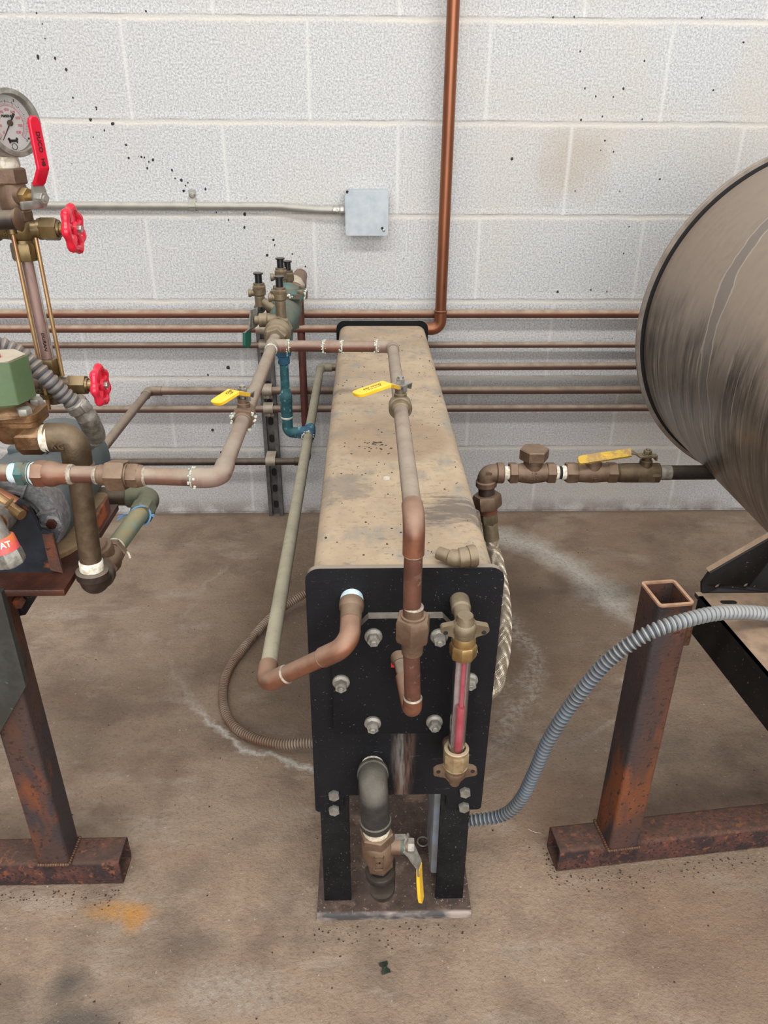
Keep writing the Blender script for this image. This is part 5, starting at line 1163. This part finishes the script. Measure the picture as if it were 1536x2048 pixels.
p = fillet([k2-Y1*.058, k2, k2-X_*.036], .022, 10); b = B(); b.tube(p, r*1.22, 24); b.lathe(k2-Y1*.06, Y1, [(0,r*1.2),(.002,r*1.36),(.022,r*1.36),(.024,r*1.22)], 8); b.lathe(k2-X_*.036, X_, [(0,r*1.2),(.002,r*1.34),(.010,r*1.34),(.012,r*1.22)], 24); obj('elbow', b, 'patina_elbow', t)
obj('pipe', B().tube([k2-X_*.034, V((MC.x+.02, k2.y, k2.z))], r*1.1, 22), 'dark_pipe', t)
b = B(); c_ = k2-Y1*.062
b.tube([c_+V((r*math.cos(a)*1.12, .004*math.sin(2*a), r*math.sin(a)*1.12)) for a in [PI*k/10 for k in range(21)]], .0013, 6)
for k in range(4): b.tube([c_+V((-r*1.1,0,.002)), c_+V((-r*1.1-.008,-.004,.003+random.uniform(-.003,.003))), c_+V((-r*1.1-.016,-.006-.002*k,-.003+random.uniform(-.004,.004)))], .0009, 5)
for k in range(3): b.tube([c_+V((r*1.1,0,.0)), c_+V((r*1.1+.006,-.002,.002*k-.002))], .0012, 5)
obj('thread', b, 'wire_blue', t)

# grey flexible conduit into the motor
path = spline([(-0.5330, -1.1300, 0.8110), (-0.5070, -1.1200, 0.8000), (-0.4910, -1.1120, 0.7920), (-0.4720, -1.1080, 0.7780), (-0.4530, -1.1080, 0.7550), (-0.4380, -1.1020, 0.7310), (-0.4280, -1.0980, 0.7180)], .004)
t = thing('flexible_conduit', 'dusty ribbed flexible conduit with a silver angled connector passing behind the green housing', 'conduit')
obj('conduit', corrug(path, .0108, .0078, .2), ['flex_left', 'flex_left_dark'], t)
q = V((-0.4280, -1.0980, 0.7190)); q1 = V((-0.4200, -1.0900, 0.6980)); q2 = V((-0.4220, -1.0700, 0.6690)); q3 = V((-0.4470, -1.0400, 0.6450)); d = (q1-q).normalized()
b = B(); b.lathe(q-d*.004, d, [(0,.0125),(.002,.0138),(.012,.0138),(.014,.0125)], 20); b.tube(fillet([q, q1, q2, q3], .02, 8), [.0118]*2+[.0128]*(len(fillet([q,q1,q2,q3],.02,8))-4)+[.012]*2, 20)
w_ = frame(d)[1]
b.box(q+d*.006+V((.010,-.006,.004)), (.010,.012,.014), rot=d.to_track_quat('Z','Y').to_matrix(), bev=.002)
b.lathe(q2, (q3-q2), [(.004,.0125),(.006,.0145),(.012,.0145),(.014,.012)], 22); obj('connector', b, 'steel_dull', t)

# ------------------------------------------------------------------ gauge glass column with two red handwheels, valve and pressure gauge
GYp = -1.072
t = thing('gauge_column', 'upright brass gauge glass column with two red handwheels on the left', 'level gauge')
vc1 = V((-0.4580, -1.0720, 0.9140)); vc2 = V((-0.4670, -1.0720, 0.7340)); gxx = (vc1.x+vc2.x)/2
def gvalve(c, upper):
    b = B(); b.ball(c, .0165, 20, (1.05,1,1)); b.lathe(c, (1,0,0), [(.010,.010),(.02,.0095),(.0205,.0115),(.024,.0115)], 18)
    b.lathe(c, (0,0,-1 if upper else 1), [(.008,.012),(.018,.0115),(.02,.0125),(.024,.0125)], 20); b.lathe(c, (0,0,1 if upper else -1), [(.008,.010),(.022,.010)], 18)
    b.lathe(c, (-1,0,0), [(.01,.0115),(.022,.0105),(.024,.0125),(.04,.0125)], 18); v = obj('valve_body', b, 'brass_aged' if upper else 'brass_dark', t)
    b = B(); b.hexn(c+V((.023,0,0)), (1,0,0), 0, .0185, .0128, .1, phase=.3); b.lathe(c+V((.041,0,0)), (1,0,0), [(0,.009),(.003,.0085)], 16); obj('packing_nut', b, 'brass_aged', v)
    b = B(); b.lathe(c+V((.04,0,0)), (1,0,0), [(0,.0062),(.016,.0062)], 14); obj('stem', b, 'brass_bright', v)
    wheel(v, c+V((.0585,-.001,0)), (1,-.02,.03), .0258 if upper else .0250)
    text('80' if upper else 'KSC', .0085 if upper else .006, c+V((-.009,-.0152,-.003)), (1,-.1,0), (0,-.1,1), 'brass_aged' if upper else 'brass_dull', v, .0009)
    zn = c.z-.024 if upper else c.z+.024
    b = B(); b.hexn((c.x,c.y,zn-.0095), (0,0,1), 0, .019, .0150, .12, phase=.35); obj('gland_nut', b, 'brass_aged', v)
    return v
vc1.x = vc2.x = gxx
gvalve(vc1, True); gvalve(vc2, False)
b = B(); R = []
for rr in (.0086, .0070): R.append([[V((gxx+rr*math.cos(2*PI*k/24), GYp+rr*math.sin(2*PI*k/24), z)) for k in range(24)] for z in (vc2.z+.03, vc1.z-.03)])
b.loft([R[0][0], R[0][1], R[1][1], R[1][0]], closed=True); gt = obj('glass_tube', b, 'glass', t)
b = B(); b.lathe((gxx,GYp+.0002,vc2.z+.03), (0,0,1), [(0,.0062),(vc1.z-vc2.z-.06,.0062)], 18); obj('tube_filling', b, 'tube_fill', t)
text('DURAN', .0062, (gxx+.004, GYp-.0078, vc2.z+.055), (0,0,-1), (1,-.5,0), 'ink', gt, .0002)
for dx_, dy_ in ((-.0035,-.0145),(.0155,-.002)):
    b = B(); b.tube([V((gxx+dx_,GYp+dy_,vc1.z-.004)), V((gxx+dx_,GYp+dy_,vc2.z-.026 if dy_ < -.01 else vc2.z+.012))], .0024, 12); obj('guard_rod', b, 'rod_brass', t)
for zz in (vc1.z-.003, vc2.z-.012):
    b = B(); b.lathe((gxx-.0035,GYp-.0145,zz), (0,0,1), [(0,.006),(.005,.006)], 14); b.box((gxx-.004,GYp-.009,zz+.0025), (.016,.010,.005), bev=.001); obj('rod_collar', b, 'brass_aged', t)
t = thing('ball_valve', 'bronze ball valve with a red lever below the pressure gauge', 'valve')
bvz = (-0.4560, -1.0720, 0.9480)[2]; o = V((gxx,GYp,bvz))
b = B(); b.lathe(o, (0,0,1), [(-.028,.0095),(-.024,.0125),(-.020,.0135),(-.012,.0155),(-.008,.0165),(.0,.0160),(.012,.0140),(.016,.0135)], 24)
b.hexn(o+V((0,0,.012)), (0,0,1), 0, .016, .0172, .1, phase=.4); b.hexn(o+V((0,0,-.026)), (0,0,1), 0, .012, .0165, .14, seg=8)
sa = V((.86,-.5,0)).normalized(); b.lathe(o, sa, [(.006,.0115),(.018,.0105)], 20); bo = obj('body', b, 'brass_brown', t)
b = B(); b.hexn(o, sa, .0175, .026, .0098, .12, phase=.3); b.lathe(o, sa, [(.025,.0042),(.046,.0042)], 12); obj('packing_nut', b, 'brass_bright', t)
hc = o+sa*.0415; wd = V((-sa.y, sa.x, 0))
b = B(); b.strap([hc+V((0,0,-.010))+sa*.0, hc, hc+V((0,0,.010)), hc+sa*.0+V((0,0,.016))], wd, [.012,.019,.016,.0125], .0022); b.box(hc-wd*.012+V((0,0,-.006)), (.026,.004,.008), rot=Matrix.Rotation(math.atan2(wd.y,wd.x),3,'Z'), bev=.001); lv = obj('lever', b, 'steel', t)
b = B(); b.hexn(hc, sa, .0, .008, .0062, .15); b.lathe(hc, sa, [(.0075,.0034),(.0095,.003)], 12); obj('lever_nut', b, 'steel', lv)
zt_ = (-0.4240, -1.0720, 1.0260)[2]-o.z; zb_ = (-0.4200, -1.0800, 0.9770)[2]-o.z
hp = [hc+V((0,0,.013)), hc+sa*.004+V((0,0,zb_*.55)), hc+sa*.013+V((0,0,zb_)), hc+sa*.0125+V((0,0,zb_+(zt_-zb_)*.5)), hc+sa*.012+V((0,0,zt_-.006)), hc+sa*.012+V((0,0,zt_-.0025)), hc+sa*.012+V((0,0,zt_))]
b = B(); b.strap(hp, wd, [.0135,.0138,.0140,.0142,.0135,.0105,.005], .0048); sl_ = obj('lever_sleeve', b, 'red', lv, label='red vinyl lever sleeve')
m_ = sl_.modifiers.new('soft', 'BEVEL'); m_.width = .0014; m_.segments = 3; m_.limit_method = 'ANGLE'
dl = (hp[4]-hp[2]).normalized(); nf = dl.cross(wd).normalized(); nf = nf if nf.dot(sa) > 0 else -nf
text('DUCO', .0066, hp[2].lerp(hp[4], .58)+nf*.0026, -dl, nf.cross(-dl), 'ink', sl_, .0002)
text('H8', .0060, hp[2].lerp(hp[4], .14)+nf*.0026, -dl, nf.cross(-dl), 'ink', sl_, .0002)
b = B(); q = V((-0.5080, -1.1000, 0.9250)); q1 = V((-0.4520, -1.1000, 0.9270)); b.tube([q, q1], .0098, 20); b.lathe(q1, (q-q1), [(-.003,.0085),(0,.0112),(.003,.0105)], 18); b.mi = 1; d = (q1-q).normalized(); b.lathe(q1, d, [(-.002,.0105),(.002,.0125),(.004,.0085)], 18)
tag(obj('stub_pipe', b, ['dark_pipe', 'brass_brown']), 'brown stub pipe entering from the left edge at the gauge column', 'pipe')

t = thing('pressure_gauge', 'round steel pressure gauge with a white dial at the left edge', 'pressure gauge')
gc = V((-0.4460, -1.0850, 1.0190)); an = math.radians(-57); gn = V((-math.sin(an), -math.cos(an), .06)).normalized(); gr = V((math.cos(an), -math.sin(an), 0)); gu = gr.cross(-gn).normalized(); gu = gu if gu.z > 0 else -gu
RG = .0322
b = B(); b.lathe(gc, gn, [(-.028,RG*.93),(-.026,RG*.97),(-.004,RG*.97),(-.002,RG),(.005,RG),(.007,RG*.985),(.0075,RG*.84),(.004,RG*.82),(-.004,RG*.82)], 64); obj('case', b, 'steel_dull', t)
b = B(); b.lathe(gc, gn, [(-.003,RG*.82),(-.002,RG*.82)], 48); dl_ = obj('dial', b, 'white', t)
D = lambda a, rr, h=-.0016: gc+gn*h+(gr*math.cos(math.radians(a))+gu*math.sin(math.radians(a)))*RG*rr
b = B(); b2 = B()
def mark(b, a, r0, r1, w):
    p0, p1 = D(a, r0), D(a, r1); s_ = gn.cross((p1-p0).normalized())*w
    b.prism([p0-s_, p1-s_, p1+s_, p0+s_], gn*.0003)
for k in range(61): mark(b, 225-k*4.5, .50, .56 if k % 6 else .60, .00011 if k % 6 else .0002)
for k in range(81):
    a0, a1 = 225-k*3.375, 225-(k+1)*3.375
    if k < 80: b.prism([D(a0,.495), D(a1,.495), D(a1,.507), D(a0,.507)], gn*.0003)
obj('inner_scale', b, 'pink_ink', dl_)
for k in range(61): mark(b2, 225-k*4.5, .60, .63 if k % 5 else .66, .00012 if k % 5 else .0002)
obj('outer_scale', b2, 'ink', dl_)
for k, s_ in enumerate(('0','100','200','300','400','500','600','700','800')):
    text(s_, .0038, D(225-k*33.75, .38), gr, gu, 'pink_ink', dl_, .0002)
for k, s_ in enumerate(('0','1','2','3','4','5')): text(s_, .003, D(225-k*54, .72), gr, gu, 'ink', dl_, .0002)
text('PSI/SENSO', .0033, D(90,.2), gr, gu, 'ink', dl_, .0002)
b = B()
for x in (-.14, .14): b.lathe(gc+gn*-.0016+gr*RG*x+gu*RG*-.46, gn, [(0,RG*.045),(.0003,RG*.045)], 14)
b.prism([gc+gn*-.0016+gr*RG*x+gu*RG*y for x, y in ((-.16,-.5),(-.1,-.47),(.1,-.47),(.16,-.5),(.15,-.6),(.09,-.55),(-.09,-.55),(-.15,-.6))], gn*.0003)
for k in range(24):
    a0, a1 = 2*PI*k/24, 2*PI*(k+1)/24; c_ = gc+gn*-.0016+gu*RG*-.68
    b.prism([c_+(gr*math.cos(a)+gu*math.sin(a))*RG*q for a, q in ((a0,.085),(a1,.085),(a1,.1),(a0,.1))], gn*.0003)
b.lathe(D(-38,.74), gn, [(0,.0011),(.0003,.0011)], 12); b.lathe(D(218,.78), gn, [(0,.0011),(.0003,.0011)], 12); obj('dial_emblem', b, 'ink', dl_)
b = B(); na = 232
p0, p1, s_ = D(na,.62,-.0003), D(na+180,.34,-.0003), gn.cross((D(na,.6)-gc).normalized())
b.prism([p0-s_*.0002, D(na,.1,-.0003)-s_*.0006, D(na,.1,-.0003)+s_*.0006, p0+s_*.0002], gn*.0004); b.prism([D(na,-.0,-.0003)-s_*.0005, p1-s_*.0013, p1+s_*.0013, D(na,-.0,-.0003)+s_*.0005], gn*.0004); nd = obj('needle', b, 'ink', t)
b = B(); b.lathe(gc, gn, [(-.001,.003),(.0008,.003),(.0012,.0018)], 18); obj('needle_hub', b, 'brass_aged', nd)
b = B(); b.lathe(gc, gn, [(.0030,RG*.825),(.0042,RG*.825)], 48); obj('lens', b, 'glass', t)
gz_ = gc.z-RG; b = B(); b.hexn((gxx,GYp,gz_-.016), (0,0,1), 0, .022, .0112, .1, seg=4, phase=.5); obj('socket', b, 'brass_bright', t)
b = B(); b.lathe((gxx,GYp,o.z+.027), (0,0,1), [(0,.0115),(.004,.0128),(.010,.0122),(max(.012, gz_-.016-o.z-.026),.0110)], 20); obj('thread_tape', b, 'tape', t)

# ------------------------------------------------------------------ bits on the floor
q = V((-0.0590, -1.3460, 0.0010)); b = B(); rt_ = Matrix.Rotation(.25,3,'Z')
ol = [(-.006,-.008),(.006,-.008),(.006,-.004),(.0035,-.002),(.0035,.002),(.006,.004),(.006,.008),(-.006,.008),(-.006,.004),(-.0035,.002),(-.0035,-.002),(-.006,-.004)]
b.prism([q+rt_@V((x,y,0)) for x, y in ol], (0,0,.002)); b.lathe(q+V((0,0,.0015)), (0,0,1), [(0,.003),(.003,.0026)], 14); b.mi = 1; b.lathe(q+V((0,0,.004)), (0,0,1), [(0,.0014),(.0008,.0014)], 10)
tag(obj('metal_clip', b, ['clip_green', 'dark_gap']), 'small dark green metal clip lying on the floor in front of the tank', 'clip')
b = B(); b.tube(spline([(0.1790, -1.1230, 0.0010), (0.1880, -1.1290, 0.0010), (0.1990, -1.1330, 0.0020)], .002), .0005, 6)
tag(obj('straw', b, 'chip'), 'thin pale straw lying on the floor near the rusty beam end', 'straw')

settle()

# ------------------------------------------------------------------ light and camera
w = bpy.data.worlds.new('room_light'); SC.world = w; w.use_nodes = True
wn = w.node_tree; tc = wn.nodes.new('ShaderNodeTexCoord'); sx3 = wn.nodes.new('ShaderNodeSeparateXYZ'); mr = wn.nodes.new('ShaderNodeMapRange'); cr = wn.nodes.new('ShaderNodeMix'); cr.data_type = 'RGBA'
wn.links.new(tc.outputs['Generated'], sx3.inputs[0]); wn.links.new(sx3.outputs[2], mr.inputs[0]); mr.inputs[1].default_value = -.1; mr.inputs[2].default_value = .75
wn.links.new(mr.outputs[0], cr.inputs[0]); cr.inputs[6].default_value = (.22, .215, .21, 1); cr.inputs[7].default_value = (1, 1, 1, 1); wn.links.new(cr.outputs[2], wn.nodes['Background'].inputs[0])
w.node_tree.nodes['Background'].inputs[1].default_value = .62
def lamp(name, loc, rot, sx, sy, power, col=(1,1,1)):
    l = bpy.data.lights.new(name, 'AREA'); l.shape = 'RECTANGLE'; l.size = sx; l.size_y = sy; l.energy = power; l.color = col
    o = bpy.data.objects.new(name, l); COL.objects.link(o); o.location = loc; o.rotation_euler = rot
lamp('ceiling_lamp', (0, -2.3, 3.0), (math.radians(18), 0, 0), 5.0, .3, 88, (1,.985,.96))
lamp('ceiling_lamp', (0, -.75, 3.2), (0, 0, 0), 5.0, .3, 16, (1,.985,.96))
lamp('front_fill_light', (.6, -5.0, 1.7), (math.radians(89), 0, 0), 4.5, 2.8, 190, (.98,.99,1))  # added unseen fill from behind the camera, brightens the lower wall
SC.view_settings.view_transform = 'Standard'; SC.view_settings.look = 'None'; SC.view_settings.exposure = 0.0; SC.view_settings.gamma = 1.0
SC.view_settings.use_curve_mapping = False
cam = bpy.data.cameras.new('camera'); co = bpy.data.objects.new('camera', cam); COL.objects.link(co)
cam.sensor_fit = 'HORIZONTAL'; cam.sensor_width = 36.0; cam.lens = 35.6370; cam.clip_start = .02; cam.clip_end = 60
co.matrix_world = Matrix([[0.999693, 0.006227, -0.023973, -0.0808], [-0.024146, 0.460648, -0.887254, -1.97688], [0.005518, 0.887561, 0.460657, 1.02634], [0.0, 0.0, 0.0, 1.0]])
SC.camera = co
